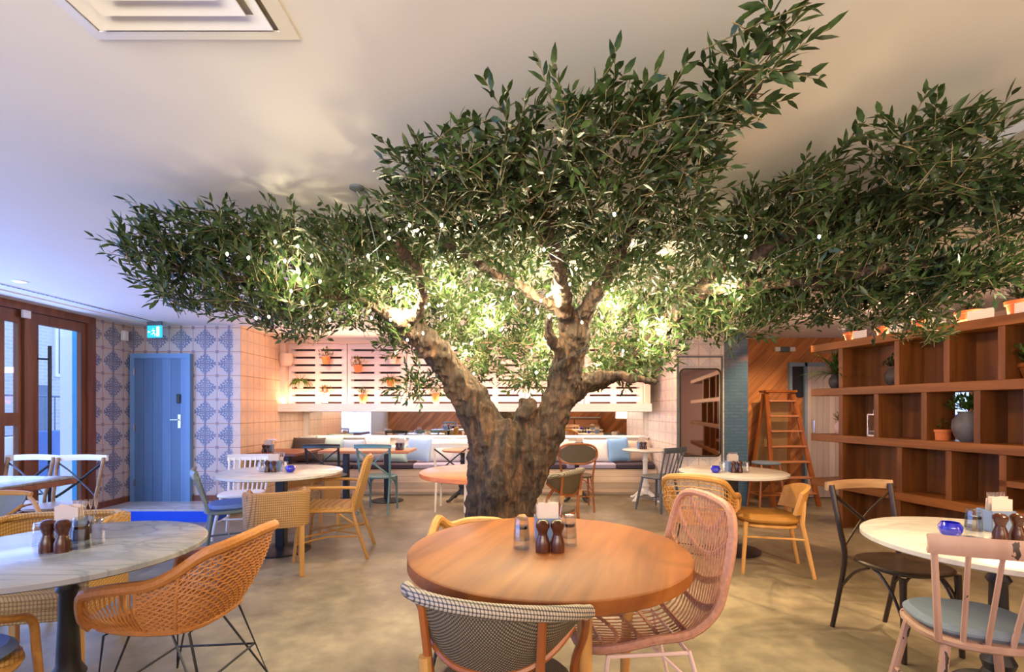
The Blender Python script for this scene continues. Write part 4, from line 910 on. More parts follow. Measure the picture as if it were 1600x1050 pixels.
# ================================================================ BENCH
t = thing('built_in_bench', 'long pale boarded bench along the back wall under the mirror', 'bench', (0, 7.9, 0))
obj('base', MB().box((-3.50, -.32, .04), (2.26, .28, .40)).box((-3.50, -.28, 0), (2.26, .26, .04)), m_bench, t)
obj('backrest', MB().bevbox((-3.50, .16, .40), (2.26, .28, .86), .01), m_benchb, t)
obj('top_ledge', MB().bevbox((-3.50, .12, .86), (2.26, .28, .885), .004), m_white, t)
m_plum = plain('plum_fabric', (.055, .040, .065), .9, scale=40); m_lil = plain('lilac_fabric', (.36, .33, .46), .9, scale=40)
ed = [-3.48, -2.5, -1.55, -.6, .1, .85, 1.63, 2.24]; cc = [m_plum, m_plum, m_lil, m_plum, m_plum, m_lil, m_plum]
nm = ['dark plum seat cushion at the left end of the bench', 'dark plum seat cushion behind the long bench table', 'lilac seat cushion left of the trunk on the bench', 'dark plum seat cushion behind the trunk on the bench',
      'dark plum seat cushion behind the oval back chair', 'lilac seat cushion right of the oval back chair', 'dark plum seat cushion at the right end of the bench']
for i in range(7):
    tag(obj('bench_cushion', MB().bevbox((ed[i]+.004, 7.57, .40), (ed[i+1]-.004, 8.05, .49), .02), cc[i]), nm[i], 'seat cushion', 'bench seat cushions')
def pillow(label, pxc, w_, h_, m, Y=7.86, tilt=.28, roll=0, zoff=0):
    X = (pxc-800)/F*Y
    def fn(u, v, s):
        a, b_ = 2*u-1, 2*v-1; d = max(0, (1-a**4)*(1-b_**4))**.5
        pin = 1-.06*(1-abs(b_))*abs(a)**3; pin2 = 1-.06*(1-abs(a))*abs(b_)**3
        return (a*w_/2*(1-.05*(1-b_*b_)*abs(a)), s*.065*d, b_*h_/2*(1-.05*(1-a*a)*abs(b_)))
    mb = MB(); mb.grid(lambda u, v: fn(u, v, -1), 14, 14); mb.grid(lambda u, v: fn(1-u, v, 1), 14, 14)
    o = obj('throw_pillow', mb, m, None, 80); o.location = (X, Y-.02, .49+h_/2*math.cos(tilt)*math.cos(roll)+zoff+abs(math.sin(roll))*w_*.42+.012); o.rotation_euler = (-tilt, roll, 0)
    return tag(o, label, 'pillow', 'throw pillows on the bench')
m_p = {'dk': plain('brown_velvet', (.085, .06, .055), .8), 'grey': plain('grey_fabric', (.16, .17, .19), .9), 'mint': plain('mint_fabric', (.50, .66, .62), .9), 'bg': plain('blue_grey_fabric', (.34, .42, .55), .9),
       'wh': plain('white_fabric', (.82, .80, .78), .9), 'pat': plain('patterned_fabric', (.66, .62, .62), .9, var=.4, scale=30), 'tl': plain('pale_teal_fabric', (.40, .56, .58), .9), 'lb': plain('light_blue_fabric', (.34, .50, .78), .9, var=.08), 'bei': plain('beige_fabric', (.66, .50, .40), .9), 'blu': plain('sky_blue_fabric', (.22, .40, .68), .9)}
pillow('dark grey pillow in the left corner of the bench', 476, .28, .38, m_p['grey'], 7.96)
pillow('big dark brown pillow beside the peach-lit tiled wall', 482, .52, .40, m_p['dk'], 7.78, .35)
pillow('mint pillow propped high behind the black chair', 515, .46, .42, m_p['mint'], 7.92, .12, 0)
pillow('blue grey pillow between the black and teal chairs', 552, .36, .36, m_p['bg'], 7.84)
pillow('white patterned pillow above the teal chair', 590, .42, .40, m_p['pat'], 7.92, .15)
pillow('pale teal pillow right of the teal chair', 620, .38, .30, m_p['tl'], 7.78, .5)
pillow('light blue pillow left of the cream chair', 655, .38, .40, m_p['lb'], 7.80, .3, .10)
pillow('white pillow behind the cream chair', 690, .44, .38, m_p['wh'], 7.88)
pillow('white pillow just left of the trunk', 728, .40, .38, m_p['pat'], 7.86)
pillow('patterned grey pillow just right of the trunk', 872, .34, .36, m_p['pat'], 7.86)
pillow('beige pillow behind the oval back chair', 893, .36, .34, m_p['bei'], 7.84)
pillow('white pillow right of the oval back chair', 930, .46, .36, m_p['wh'], 7.84)
pillow('sky blue pillow at the right of the bench', 966, .34, .38, m_p['blu'], 7.78, .25, -.06)
pillow('beige patterned pillow in the right corner of the bench', 998, .40, .34, m_p['bei'], 7.88)
# ================================================================ WALNUT SHELF UNIT
P0 = V((3.62, 5.88, 0)); ang = math.atan2(-1, .213)
sh = thing('walnut_shelf_unit', 'large open walnut shelving unit along the right side', 'shelving', P0, ang)
def sx(xp):
    D = 4.876/((xp-800)/F+.213); return (5.88-D)*1.0224
LEN = 5.6; DP = .34
lev = [.47, 1.0, 1.535, 2.06]; TH = .085
for i, z in enumerate(lev): obj('shelf_board', MB().bevbox((0, -.01, z-TH/2), (LEN, DP+.01, z+TH/2), .004), m_shelf, sh)
def div(xp, z0, z1, w_=.05): s = sx(xp); obj('divider', MB().box((s, 0, z0), (s+w_, DP, z1)), m_shelfv, sh)
z0s = [0]+[z+TH/2 for z in lev[:-1]]; z1s = [z-TH/2 for z in lev]
for r_, cols in enumerate([[1311, 1400, 1520, 1700, 1950, 2400], [1311, 1402, 1478, 1562, 1660, 1850, 2200], [1311, 1366, 1440, 1522, 1600, 1720, 2000, 2500], [1311, 1398, 1475, 1560, 1650, 1880, 2300]]):
    for c_ in cols: div(c_, z0s[r_], z1s[r_])
def back(xa, xb, r_, full=True):
    a, b_ = sx(xa), sx(xb) if xb < 1999 else LEN
    obj('back_panel', MB().box((a, DP-.03, z0s[r_]), (b_, DP-.01, z1s[r_])), m_shelfv, sh)
back(1311, 1560, 3); back(1590, 2000, 3); back(1311, 1440, 2); back(1530, 2000, 2); back(1311, 1562, 1); back(1680, 2000, 1); back(1311, 2000, 0)
obj('half_shelf', MB().box((sx(1562), 0, .70), (sx(1650), DP, .75)), m_shelf, sh)
def onsh(s, d, z):  # point on the shelf in world space
    c, n_ = math.cos(ang), math.sin(ang); return (P0.x+s*c-d*n_, P0.y+s*n_+d*c, z)
# ---- plants
def leaf_mesh(mb, base, d, L_, w_, up=V((0, 0, 1)), droop=0):
    d = d.normalized(); s_ = d.cross(up); s_ = s_.normalized() if s_.length > 1e-3 else V((1, 0, 0)); nn = s_.cross(d)
    a = base+d*L_*.35+s_*w_/2+nn*w_*.12; b_ = base+d*L_*.35-s_*w_/2+nn*w_*.12; c = base+d*L_*.7+s_*w_*.36-nn*droop*L_*.3; e_ = base+d*L_*.7-s_*w_*.36-nn*droop*L_*.3
    m1 = base+d*L_*.35; m2 = base+d*L_*.7-nn*droop*L_*.3; tip = base+d*L_-nn*droop*L_*.8
    mb.add([base, b_, m1, a, e_, m2, c, tip], [(0, 2, 1), (0, 3, 2), (1, 2, 5, 4), (2, 3, 6, 5), (4, 5, 7), (5, 6, 7)])
def plant(name, label, cat, loc, pot, potm, kind, leafm, size=.14, group=None, n=90):
    t = thing(name, label, cat, loc, random.random()*6, group)
    ph = max(z for r, z in pot)
    obj('pot', MB().lathe(pot, n=22), potm, t)
    r0 = pot[-1][0]*.8
    obj('soil', MB().lathe([(r0*.2, ph-.012), (r0, ph-.010)], n=14), m_pot, t)
    mb = MB(); rd = random.Random(hash(label) % 9999 if False else len(label)*31+n)
    for k in range(n):
        a = rd.random()*2*PI
        if kind == 'bush':
            el = math.asin(rd.random()*1.0); d = V((math.cos(a)*math.cos(el), math.sin(a)*math.cos(el), .15+math.sin(el)*1.0)).normalized()
            q_ = size*rd.uniform(.2, .95); leaf_mesh(mb, V((0, 0, ph))+V((d.x*q_, d.y*q_, d.z*q_*.9)), V((d.x+rd.uniform(-.6, .6), d.y+rd.uniform(-.6, .6), d.z+rd.uniform(-.3, .6))), size*.32, size*.12)
        elif kind == 'grass':
            el = rd.uniform(.15, 1.3); base = V((math.cos(a)*r0*.4, math.sin(a)*r0*.4, ph)); L_ = size*rd.uniform(.7, 1.2)
            leaf_mesh(mb, base, V((math.cos(a)*math.cos(el), math.sin(a)*math.cos(el), math.sin(el)*.9)), L_, size*.07, droop=.55)
        elif kind == 'cone':
            h_ = rd.random()**.7; d = V((math.cos(a), math.sin(a), rd.uniform(.2, .8))); q_ = size*.45*(1-h_*.6)*rd.uniform(.4, 1)
            leaf_mesh(mb, V((math.cos(a)*q_, math.sin(a)*q_, ph+h_*size*1.1)), d, size*.22, size*.06)
        else:
            el = rd.uniform(-.1, .7); base = V((math.cos(a)*r0*.5, math.sin(a)*r0*.5, ph)); leaf_mesh(mb, base, V((math.cos(a)*math.cos(el), math.sin(a)*math.cos(el), math.sin(el))), size*rd.uniform(.7, 1.1), size*.12, droop=.9)
    obj('foliage', mb, leafm, t, 180)
    st = MB()
    for k in range(5): a = k*1.3; st.tube([(0.2*r0*math.cos(a), .2*r0*math.sin(a), ph-.01), (size*.4*math.cos(a), size*.4*math.sin(a), ph+size*.5)], .003, 5)
    obj('stems', st, m_bent, t)
    return t
cone = lambda r1, r2, h: [(r1, 0), (r2*.98, h*.75), (r2*1.08, h*.76), (r2*1.1, h), (r2*.95, h), (r2*.9, h*.9)]
vase = lambda r, h: [(r*.5, 0), (r*.8, h*.15), (r, h*.45), (r*.95, h*.7), (r*.62, h*.93), (r*.68, h), (r*.6, h), (r*.52, h*.9)]
zt = [z+TH/2+.0005 for z in lev]
plant('potted_grass', 'spiky drooping plant in dark vase at the overhanging end of the upper shelf', 'plant', onsh(.17, .17, zt[2]), vase(.07, .16), m_pot, 'grass', m_leafB, .34, n=70)
plant('potted_shrub', 'rounded plant in a dark vase in the first upper bay of the shelving', 'plant', onsh(sx(1378), .17, zt[2]), vase(.095, .19), m_pot, 'bush', m_leafD, .15, n=160)
plant('potted_shrub', 'leafy plant in wooden pot at the right edge of the upper shelf', 'plant', onsh(sx(1590), .20, zt[2]), cone(.07, .10, .13), m_shelf, 'bush', m_leafB, .20, n=160)
plant('potted_shrub', 'small plant in pale pot on the overhanging end of the middle shelf', 'plant', onsh(.22, .20, zt[1]), vase(.07, .15), m_terraP, 'bush', m_leafB, .12, n=90)
plant('potted_herb', 'low green plant in a square terracotta pot beside the big grey vase', 'plant', onsh(sx(1440)+.02, .18, zt[1]), cone(.085, .095, .10), m_terra, 'bush', m_leafB, .11, n=120)
plant('potted_bush', 'dense round green bush in a big grey ribbed vase on the shelf', 'plant', onsh(sx(1492), .17, zt[1]), vase(.125, .27), plain('grey_stone_vase', (.12, .12, .13), .5, var=.3, scale=20, bump=.3), 'bush', m_leafB, .17, n=330)
plant('potted_conifer', 'dark bush in an orange box on top of the shelving, rightmost', 'plant', onsh(sx(1578), .17, zt[3]), cone(.10, .115, .12), m_terra, 'bush', m_leafD, .19, 'planters on top of the shelving', n=260)
plant('potted_conifer', 'dark bush in an orange pot on the shelving top, second from right', 'plant', onsh(sx(1493), .17, zt[3]), cone(.08, .10, .11), m_terra, 'bush', m_leafD, .13, 'planters on top of the shelving', n=160)
plant('potted_conifer', 'dark bush in an orange pot on the shelving top, third from right', 'plant', onsh(sx(1425), .17, zt[3]), cone(.08, .10, .10), m_terra, 'bush', m_leafD, .13, 'planters on top of the shelving', n=160)
plant('potted_conifer', 'dark bush in an orange pot on the shelving top, fourth from right', 'plant', onsh(sx(1366), .17, zt[3]), cone(.08, .10, .10), m_terra, 'bush', m_leafD, .13, 'planters on top of the shelving', n=160)
plant('potted_conifer', 'dark bush in an orange pot at the left end of the shelving top', 'plant', onsh(sx(1316), .17, zt[3]), cone(.08, .10, .10), m_terra, 'bush', m_leafD, .16, 'planters on top of the shelving', n=200)
def tag_card(label, s, w_):
    t = thing('paper_card', label, 'card', onsh(s, .03, zt[3]), ang)
    obj('card', MB().box((-w_/2, 0, 0), (w_/2, .003, .085)), m_white, t); obj('card_foot', MB().box((-w_/2, 0, 0), (w_/2, .05, .003)), m_white, t)
for i, (a, w_) in enumerate(((1340, .16), (1396, .15), (1458, .18), (1528, .20), (1598, .14))):
    tag_card('white card standing on the shelving top, ' + ['leftmost', 'second from left', 'middle one', 'second from right', 'rightmost'][i], sx(a), w_)
t = thing('glass_lantern', 'small square glass lantern in the middle row of the shelving', 'lantern', onsh(sx(1350), .17, zt[1]), ang)
lf = MB()
for a in (-.055, .055):
    for b_ in (-.055, .055): lf.box((a-.005, b_-.005, 0), (a+.005, b_+.005, .24))
lf.box((-.06, -.06, 0), (.06, .06, .012)).box((-.06, -.06, .228), (.06, .06, .24)).tube(cr([(-.04, 0, .24), (-.03, 0, .29), (.03, 0, .29), (.04, 0, .24)], 5), .003, 5)
obj('frame', lf, m_chrome, t); obj('panes', MB().box((-.052, -.052, .013), (.052, .052, .227)), m_glass, t); obj('candle', MB().lathe([(.025, .012), (.025, .1), (.005, .102)], n=16), m_white, t)
t = thing('glass_vase', 'clear glass vase in the upper row of the shelving', 'vase', onsh(sx(1462), .17, zt[2]))
obj('body', MB().lathe([(.035, 0), (.04, .05), (.028, .13), (.038, .20), (.034, .20), (.024, .13), (.034, .05), (.03, .008)], n=20), m_glass, t)
# ---- pots hanging on the pallets
def wall_pot(label, xp, yp, potm, kind, leafm, size=.13, plantless=False, r=.06, h=.11):
    D = 7.38; X = (xp-800)/F*D; Z = H+(640-yp)/F*D
    if plantless:
        t = thing('hanging_pot', label, 'pot', (X, D+.005, Z-.09), 0, 'pots hung on the pallet wall')
        obj('pot', MB().lathe([(r*1.2, 0), (r*1.6, .06), (r*1.6, .15), (r*1.5, .18), (r*1.2, .18), (r*1.2, .05)], n=20), potm, t)
        obj('hook', MB().tube([(0, r*1.2, .14), (0, .102, .16)], .006, 6), m_black, t); return
    t = plant('hanging_plant', label, 'plant', (X, D, Z-h*.6), cone(r*.7, r, h), potm, kind, leafm, size, 'pots hung on the pallet wall', n=70)
    t.rotation_euler = (0, 0, 0); obj('hook', MB().tube([(0, r*.9, h*.9), (0, .092, h*.95)], .006, 6), m_black, t)
wall_pot('pale round empty pot at the top left corner of the pallets', 447, 562, m_terraP, None, None, plantless=True)
wall_pot('orange pot with green plant in the top row of the pallets', 509, 562, m_terra, 'bush', m_leafB, .15)
wall_pot('orange pot with mixed foliage, high centre left on the pallets', 559, 575, m_terra, 'bush', m_leafO, .15)
wall_pot('pale pot with spreading plant at the left of the pallets', 469, 600, m_terraP, 'trail', m_leafB, .19)
wall_pot('white pot with orange flowers in the lowest row of the pallets', 508, 620, m_white, 'bush', m_leafO, .13, h=.15)
wall_pot('orange pot with dark green plant, low centre on the pallets', 567, 622, m_terra, 'bush', m_leafB, .12, h=.14)
wall_pot('orange pot with spreading plant right of centre on the pallets', 610, 597, m_terra, 'trail', m_leafB, .16)
wall_pot('orange pot with upright plant at the right near the trunk', 680, 620, m_terra, 'bush', m_leafB, .12, h=.14)
wall_pot('small pale pot under the leaves, upper right on the pallets', 613, 562, m_terraP, 'trail', m_leafO, .11)
# ================================================================ ladder and stool by the pine wall
t = thing('wooden_ladder', 'tall wooden step ladder with wide treads against the pine wall', 'ladder', (3.86, 6.95, 0), .1)
W0, W1, HH = .33, .20, 1.58
for s in (-1, 1):
    obj('front_rail', MB().bar((s*W0, -.30, 0), (s*W1, .06, HH), .035, .06, (1, 0, 0)), m_bent, t)
    obj('rear_rail', MB().bar((s*W0*.95, .33, 0), (s*W1, .12, HH-.02), .03, .045, (1, 0, 0)), m_bent, t)
for k in range(7):
    f = (k+.8)/7.4; z = HH*f; w_ = W0+(W1-W0)*f; y = -.30+.36*f
    obj('tread', MB().bevbox((-w_+.015, y-.05, z-.012), (w_-.015, y+.09, z+.012), .004), m_midtop, t)
obj('top_cap', MB().bevbox((-.24, .0, HH-.005), (.24, .18, HH+.03), .006), m_bent, t)
obj('woven_panel', MB().grid(lambda u, v: ((2*u-1)*(.29+( .19-.29)*v), .30-.17*v, .25+1.2*v), 4, 8, .01), m_wick, t)
t = thing('wooden_stool', 'wooden stool with grey blue seat beside the step ladder', 'stool', (3.42, 6.55, 0))
obj('seat', disc(MB(), (0, 0), .17, .17, .60, .63), m_greyCush, t)
for sx_ in (-1, 1):
    for sy in (-1, 1): obj('leg', MB().tube([(sx_*.17, sy*.17, 0), (sx_*.12, sy*.12, .60)], .015, 8), m_bent, t)
obj('footrest', MB().tube([(-.15, -.15, .2), (.15, -.15, .2), (.15, .15, .2), (-.15, .15, .2)], .01, 6, closed=True), m_bent, t)
# ================================================================ OLIVE TREE
tree = thing('olive_tree', 'big olive tree with spreading dark green crown and string lights mid-room', 'tree', (-.14, 3.4, 0))
TO = V((-.14, 3.4, 0))
m_bark, nt, N, L, b = newmat('olive_bark'); b.inputs['Roughness'].default_value = .85
tc = N.new('ShaderNodeTexCoord'); mp = N.new('ShaderNodeMapping'); mp.inputs['Scale'].default_value = (12, 12, 2.2); L.new(tc.outputs['Object'], mp.inputs[0])
no = N.new('ShaderNodeTexNoise'); no.inputs['Scale'].default_value = 1.5; no.inputs['Detail'].default_value = 9; no.inputs['Roughness'].default_value = .68; no.inputs['Distortion'].default_value = .8; L.new(mp.outputs[0], no.inputs[0])
vo = N.new('ShaderNodeTexVoronoi'); vo.inputs['Scale'].default_value = 3.2; L.new(mp.outputs[0], vo.inputs[0])
r = N.new('ShaderNodeValToRGB'); e = r.color_ramp.elements; e[0].position = .36; e[0].color = (.014, .009, .006, 1); e[1].position = .74; e[1].color = (.20, .09, .04, 1)
x = e.new(.52); x.color = (.062, .034, .019, 1)
L.new(no.outputs[0], r.inputs[0]); L.new(r.outputs[0], b.inputs['Base Color'])
ad = N.new('ShaderNodeMath'); L.new(no.outputs[0], ad.inputs[0]); L.new(vo.outputs['Distance'], ad.inputs[1])
bp = N.new('ShaderNodeBump'); bp.inputs['Strength'].default_value = .9; bp.inputs['Distance'].default_value = .035; L.new(ad.outputs[0], bp.inputs['Height']); L.new(bp.outputs[0], b.inputs['Normal'])
def Q(x, y, D): return px(x, y, D)-TO
tk = MB()
def limb(pts, rs, n=14): 
    P_ = cr([Q(*p) for p in pts], 6); m = len(pts)-1; R_ = []
    for i in range(len(P_)):
        f = i/6; k = min(int(f), m-1); R_.append(rs[k]+(rs[k+1]-rs[k])*(f-k))
    tk.tube(P_, R_, n)
# main body: several fused stems like an old olive
limb([(756, 950, 3.4), (756, 860, 3.4), (762, 760, 3.4), (768, 700, 3.4), (765, 660, 3.4)], [.20, .14, .145, .15, .13])
limb([(790, 950, 3.4), (788, 860, 3.4), (800, 770, 3.38), (825, 710, 3.38), (838, 670, 3.38)], [.18, .11, .14, .15, .13])
limb([(772, 950, 3.25), (768, 850, 3.3), (778, 760, 3.27), (790, 700, 3.3), (800, 660, 3.33)], [.15, .10, .11, .12, .09])
limb([(735, 900, 3.45), (742, 790, 3.45), (748, 710, 3.45)], [.08, .06, .08], 10)
limb([(790, 720, 3.4), (815, 670, 3.36), (823, 642, 3.30), (823, 622, 3.30)], [.14, .085, .07, .05])
limb([(790, 740, 3.4), (762, 680, 3.4), (735, 625, 3.36), (700, 575, 3.3), (668, 535, 3.2), (640, 510, 3.12), (622, 488, 3.05)], [.16, .15, .125, .098, .085, .078, .055])
limb([(780, 930, 3.4), (796, 830, 3.4), (822, 750, 3.4), (852, 680, 3.38), (873, 620, 3.35), (888, 565, 3.28), (900, 520, 3.15), (905, 488, 3.1)], [.12, .11, .13, .13, .105, .10, .095, .07])
limb([(888, 560, 3.28), (885, 500, 3.1), (876, 450, 2.8), (870, 400, 2.55), (850, 330, 2.3), (880, 260, 2.0)], [.08, .06, .045, .035, .028, .018], 10)
limb([(872, 480, 3.05), (840, 465, 3.0), (808, 445, 2.9), (760, 420, 2.7), (700, 380, 2.5)], [.045, .035, .028, .022, .016], 8)
limb([(880, 570, 3.2), (868, 540, 3.1), (856, 515, 3.0), (860, 490, 2.9)], [.05, .035, .03, .02], 8)
limb([(870, 640, 3.4), (905, 610, 3.4), (940, 588, 3.35), (985, 590, 3.3), (1028, 598, 3.25)], [.08, .06, .042, .032, .02], 9)
limb([(900, 600, 3.4), (950, 590, 3.7), (1000, 550, 3.6), (1030, 515, 3.4), (1058, 480, 3.2), (1085, 460, 3.05), (1160, 445, 2.8), (1260, 440, 2.6), (1380, 420, 2.45), (1500, 400, 2.35)], [.07, .06, .06, .065, .06, .05, .035, .03, .024, .015], 10)
limb([(1060, 478, 3.2), (1120, 430, 2.8), (1200, 390, 2.5), (1300, 330, 2.3), (1400, 290, 2.2)], [.045, .035, .028, .02, .012], 8)
limb([(650, 515, 3.12), (590, 480, 2.95), (520, 460, 2.8), (430, 440, 2.7), (330, 430, 2.65), (250, 410, 2.6)], [.055, .042, .032, .026, .02, .012], 9)
limb([(640, 505, 3.1), (660, 470, 2.9), (650, 420, 2.7), (620, 380, 2.5)], [.05, .035, .025, .015], 8)
limb([(905, 500, 3.1), (930, 460, 2.9), (960, 410, 2.7), (990, 350, 2.4), (1010, 280, 2.1), (1060, 220, 1.85), (1130, 190, 1.65), (1185, 130, 1.5), (1205, 60, 1.38)], [.06, .045, .035, .028, .022, .017, .013, .009, .005], 9)
limb([(870, 400, 2.55), (800, 330, 2.3), (740, 280, 2.15), (680, 250, 2.0)], [.03, .022, .016, .009], 8)
tr = obj('trunk', tk, m_bark, tree, 180)
rm = tr.modifiers.new('remesh', 'REMESH'); rm.mode = 'VOXEL'; rm.voxel_size = .010; rm.use_smooth_shade = True
sm = tr.modifiers.new('smooth', 'SMOOTH'); sm.iterations = 2
tx = bpy.data.textures.new('bark_ridges', 'CLOUDS'); tx.noise_scale = .075; tx.noise_depth = 3
dm = tr.modifiers.new('ridges', 'DISPLACE'); dm.texture = tx; dm.strength = .06; dm.mid_level = .5; dm.texture_coords = 'LOCAL'
# ---- crown
# clusters of twigs: centre (as seen from the doorway side), extent and depth, all in metres after conversion
BL = [ # px, py, D, rx, ry, rD(m), twigs
 (245,410,2.60,48,42,.25,46),(300,385,2.60,60,52,.3,84),(305,450,2.70,70,50,.3,90),(380,380,2.60,75,55,.35,110),(390,460,2.75,75,55,.35,110),(455,370,2.6,60,45,.3,80),(470,450,2.8,80,65,.4,120),
 (550,420,2.8,70,75,.4,130),(560,370,2.6,55,40,.3,56),(620,370,2.7,50,50,.4,80),(560,478,3.1,95,38,.5,130),(460,510,3.0,65,28,.4,70),(640,530,3.4,60,36,.4,80),(655,605,3.3,40,24,.2,34),(620,430,3.0,60,60,.5,110),
 (640,300,2.25,45,38,.2,46),(665,250,1.9,40,34,.12,34),(730,215,1.75,50,34,.12,40),(800,205,1.7,50,34,.12,44),(690,260,2.1,60,55,.25,80),(720,340,2.4,80,60,.35,120),(770,200,1.9,60,50,.2,66),(830,230,2.0,80,70,.3,110),(885,165,1.55,42,40,.10,36),(955,185,1.60,60,42,.12,52),(1020,180,1.58,55,42,.12,46),(1085,185,1.58,46,42,.12,38),
 (960,240,1.95,90,60,.25,110),(1060,240,1.9,60,60,.2,70),(840,320,2.3,90,60,.3,130),(960,330,2.3,90,60,.3,130),(1060,330,2.3,60,60,.3,90),(760,280,2.1,70,50,.25,80),
 (1115,195,1.6,30,34,.1,16),(1150,150,1.45,36,40,.08,20),(1185,90,1.29,28,46,.06,18),(1212,50,1.22,26,28,.05,9),(1150,60,1.23,20,34,.05,7),
 (700,420,2.9,100,60,.5,170),(820,400,2.8,100,55,.5,170),(940,420,2.9,100,60,.5,170),(1050,410,2.8,80,60,.45,130),
 (700,490,3.4,90,60,.5,170),(800,500,3.6,90,60,.5,190),(860,540,3.9,70,50,.4,120),(960,500,3.6,90,60,.5,190),(1050,500,3.4,70,55,.5,130),(760,560,3.8,60,40,.4,90),(830,590,3.6,45,28,.3,56),(950,575,3.7,65,35,.4,100),(1015,560,3.4,45,40,.3,56),(720,540,3.9,60,50,.4,90),
 (1150,350,2.5,65,60,.35,100),(1220,310,2.3,60,50,.3,90),(1150,440,2.9,85,70,.5,150),(1250,390,2.5,85,70,.4,150),(1150,510,3.1,90,34,.4,100),(1260,470,2.9,90,50,.4,140),(1340,330,2.3,75,60,.3,120),(1360,420,2.5,80,60,.35,130),(1370,480,2.7,80,40,.35,100),
 (1270,275,1.95,45,30,.12,34),(1420,250,1.82,50,50,.15,60),(1435,200,1.62,36,34,.09,30),(1500,210,1.65,36,32,.09,26),(1480,270,1.9,60,50,.18,70),(1450,340,2.25,75,50,.3,110),(1540,310,2.0,60,45,.25,80),(1590,330,1.9,55,50,.2,70),(1640,300,1.8,50,55,.2,40),(1440,520,2.9,34,22,.15,26),(1430,460,2.5,50,35,.3,60),(1500,435,2.4,60,38,.25,84),(1540,430,2.35,32,28,.15,24)]
LV = []; LD = []; LU = []; LL = []; tw = MB()
ctr = V((0, 2.9, 1.45))
for (x_, y_, D_, rx, ry, rD, nt_) in BL:
    c = px(x_, y_, D_); ex = rx/F*D_; ez = ry/F*D_
    nt_ = int(nt_*((.42 if y_ < 250 else .5) if y_ < 360 else .9))
    for k in range(nt_):
        while True:
            a = rng.uniform(-1, 1, 3)
            if a.dot(a) < 1: break
        dirv = c-ctr
        p = V((c.x+a[0]*ex*.85, c.y+a[1]*rD, c.z+a[2]*ez*.8))
        # keep below the ceiling
        if p.z > CEIL-.12: p.z = CEIL-.12-rng.uniform(0, .10)
        out = V((a[0]*.9+dirv.x*(.25 if y_ > 220 else .05), a[1]*.7+dirv.y*.15, a[2]*.5+.75)) + V(rng.normal(0, .45, 3))
        out.normalize(); L_ = rng.uniform(.13, .24)*(1.15 if y_ < 200 else 1)
        if out.z*L_+p.z > CEIL-.03: out.z = .1; out.normalize()
        if (y_ > 540): out.z -= .5; out.normalize()
        side = out.orthogonal().normalized(); bow = V(rng.normal(0, .25, 3))
        pts = []
        nseg = 5
        for i in range(nseg+1):
            f = i/nseg; pts.append(p+out*(L_*(f-.35))+bow*(L_*f*f*.25))
        tw.tube(pts[::1], [.0022, .001], 3)
        nl = int(L_/.019); ph = rng.uniform(0, 6.28)
        for j in range(nl):
            f = .12+.88*j/nl; i = min(int(f*nseg), nseg-1); q = pts[i].lerp(pts[i+1], f*nseg-i)
            aa = ph+j*2.4; s1 = (side*math.cos(aa)+out.cross(side)*math.sin(aa))
            sp = rng.uniform(.55, 1.0)*(1-.35*f)
            d = (out*math.cos(sp)+s1*math.sin(sp)+V((0, 0, rng.normal(0, .12)))).normalized()
            LV.append(q); LD.append(d); LU.append(V(rng.normal(0, .5, 3))+V((0, 0, 1))); LL.append(rng.uniform(.045, .068)*1)
nL = len(LV); print('LEAVES', nL)
Bp = np.array([tuple(v) for v in LV])-np.array(TO); D3 = np.array([tuple(v) for v in LD]); U3 = np.array([tuple(v) for v in LU]); Ln = np.array(LL)[:, None]
S3 = np.cross(D3, U3); S3 /= np.linalg.norm(S3, axis=1, keepdims=True)+1e-9; N3 = np.cross(S3, D3); Wd = Ln*.145*rng.uniform(.85, 1.25, (nL, 1)); cup = rng.uniform(-.1, .35, (nL, 1))
vs = np.stack([Bp, Bp+D3*Ln*.32+S3*Wd+N3*Wd*cup, Bp+D3*Ln*.32, Bp+D3*Ln*.32-S3*Wd+N3*Wd*cup,
               Bp+D3*Ln*.68+S3*Wd*.8+N3*(Wd*cup-Ln*.02), Bp+D3*Ln*.68-N3*Ln*.03, Bp+D3*Ln*.68-S3*Wd*.8+N3*(Wd*cup-Ln*.02), Bp+D3*Ln-N3*Ln*.08], axis=1).reshape(-1, 3)
cz = CEIL-.012; vs[:, 2] = np.minimum(vs[:, 2], cz)
tri = np.array([[0,1,2],[0,2,3],[1,4,2],[4,5,2],[2,5,3],[5,6,3],[4,7,5],[5,7,6]])
fs = (tri[None]+(np.arange(nL)*8)[:, None, None]).reshape(-1, 3)
me = bpy.data.meshes.new('leaves'); me.vertices.add(len(vs)); me.vertices.foreach_set('co', vs.ravel().astype(np.float32))
me.loops.add(len(fs)*3); me.loops.foreach_set('vertex_index', fs.ravel().astype(np.int32)); me.polygons.add(len(fs))
me.polygons.foreach_set('loop_start', (np.arange(len(fs))*3).astype(np.int32)); me.polygons.foreach_set('loop_total', np.full(len(fs), 3, np.int32)); me.update(calc_edges=True); me.validate()
me.materials.append(m_leaf); lo = bpy.data.objects.new('leaves', me); C.objects.link(lo); lo.parent = tree; lo['kind'] = 'stuff'
tw.v = [(x_-TO.x, y_-TO.y, z_-TO.z) for x_, y_, z_ in tw.v]
m_twig = plain('olive_twigs', (.20, .15, .07), .8)
tg = obj('twigs', tw, m_twig, tree, 180); tg['kind'] = 'stuff'
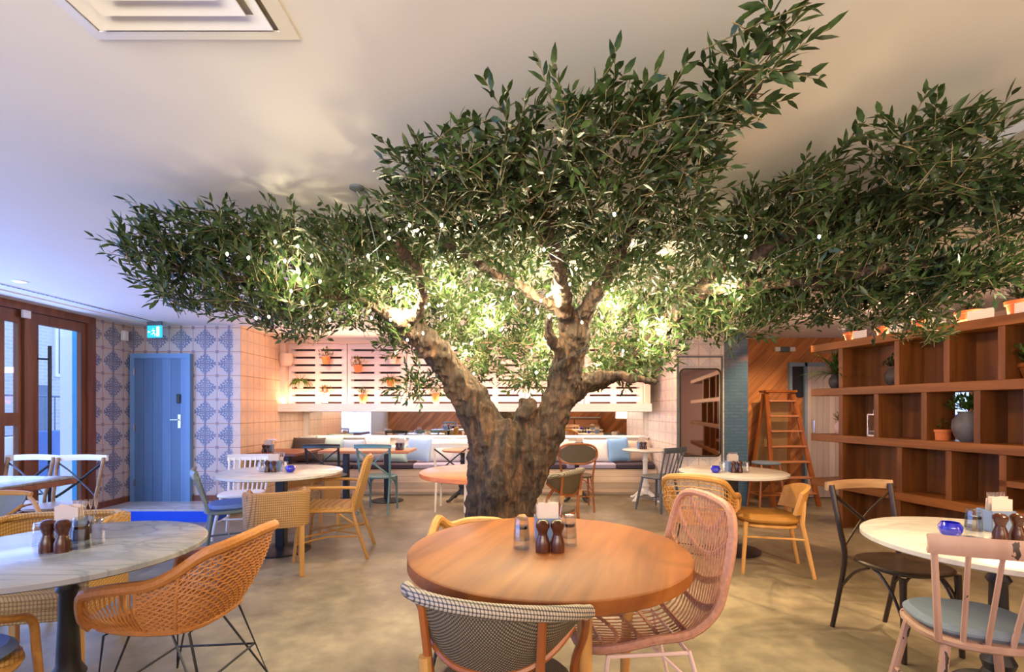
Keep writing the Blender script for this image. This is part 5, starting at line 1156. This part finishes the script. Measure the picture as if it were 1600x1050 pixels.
# ---- string lights
m_bulb = plain('fairy_bulb', (1, .9, .6), .4, emit=(1, .86, .52), es=22)
sl = thing('string_lights', 'warm white fairy lights strung through the olive crown', 'string lights', (-.14, 3.4, 1.9)); SO = V((-.14, 3.4, 1.9))
bme = None; rb = random.Random(5)
sites = [(625,485,3.0),(640,470,2.95),(650,495,2.98),(665,480,2.9),(610,500,2.95),(855,462,2.85),(870,470,2.9),(845,470,2.85),(430,378,2.35),(465,385,2.4),(487,400,2.45),(445,408,2.45),(500,440,2.5),(480,448,2.5),(455,455,2.5),(575,400,2.4),(608,372,2.3),(640,352,2.3),(400,497,2.6),(420,495,2.6),(485,495,2.6),(515,500,2.6),(355,397,2.4),(388,403,2.4),
         (900,420,2.6),(690,352,2.1),(960,335,2.1),(850,390,2.4),(1165,370,2.2),(1280,370,2.2)]
while len(sites) < 98:
    x_ = rb.gauss(810, 170); y_ = rb.gauss(470, 52)
    if 520 < x_ < 1130 and 370 < y_ < 590: sites.append((x_, y_, rb.uniform(2.6, 3.5)))
pts_ = [px(*s_)-SO for s_ in sites]
wire = MB(); order = [0]; left = set(range(1, len(pts_)))
while left:
    c_ = pts_[order[-1]]; nx = min(left, key=lambda k: (pts_[k]-c_).length); left.remove(nx); order.append(nx)
wire.tube([pts_[k] for k in order], .0014, 4); obj('wire', wire, m_black, sl)
bb = MB().lathe([(.001, -.009), (.005, -.005), (.0064, 0), (.005, .006), (.002, .009)], n=8)
for k, p_ in enumerate(pts_):
    if bme is None: o = obj('bulb', bb, m_bulb, sl); bme = o.data
    else: o = bpy.data.objects.new('bulb', bme); C.objects.link(o); o.parent = sl
    o.location = p_
GL = (1, .84, .50)
for (x_, y_, D_, e_) in ((640,485,2.95,26),(858,462,2.8,22),(760,500,3.3,26),(960,480,3.2,26),(1030,520,3.2,18),(560,470,2.9,16),(700,440,3.0,18),(860,540,3.6,22),(930,560,3.9,16),(720,560,3.7,14),(460,430,2.55,5),(1130,450,2.8,10)):
    light('string_light_cluster', 'POINT', px(x_, y_, D_), e_*3.2, GL, .05)
light('crown_spot_right', 'SPOT', (2.95, 1.75, CEIL-.05), 190, (1, .9, .75), .03, target=tuple(px(1500, 435, 2.4)), angle=42, blend=.7)
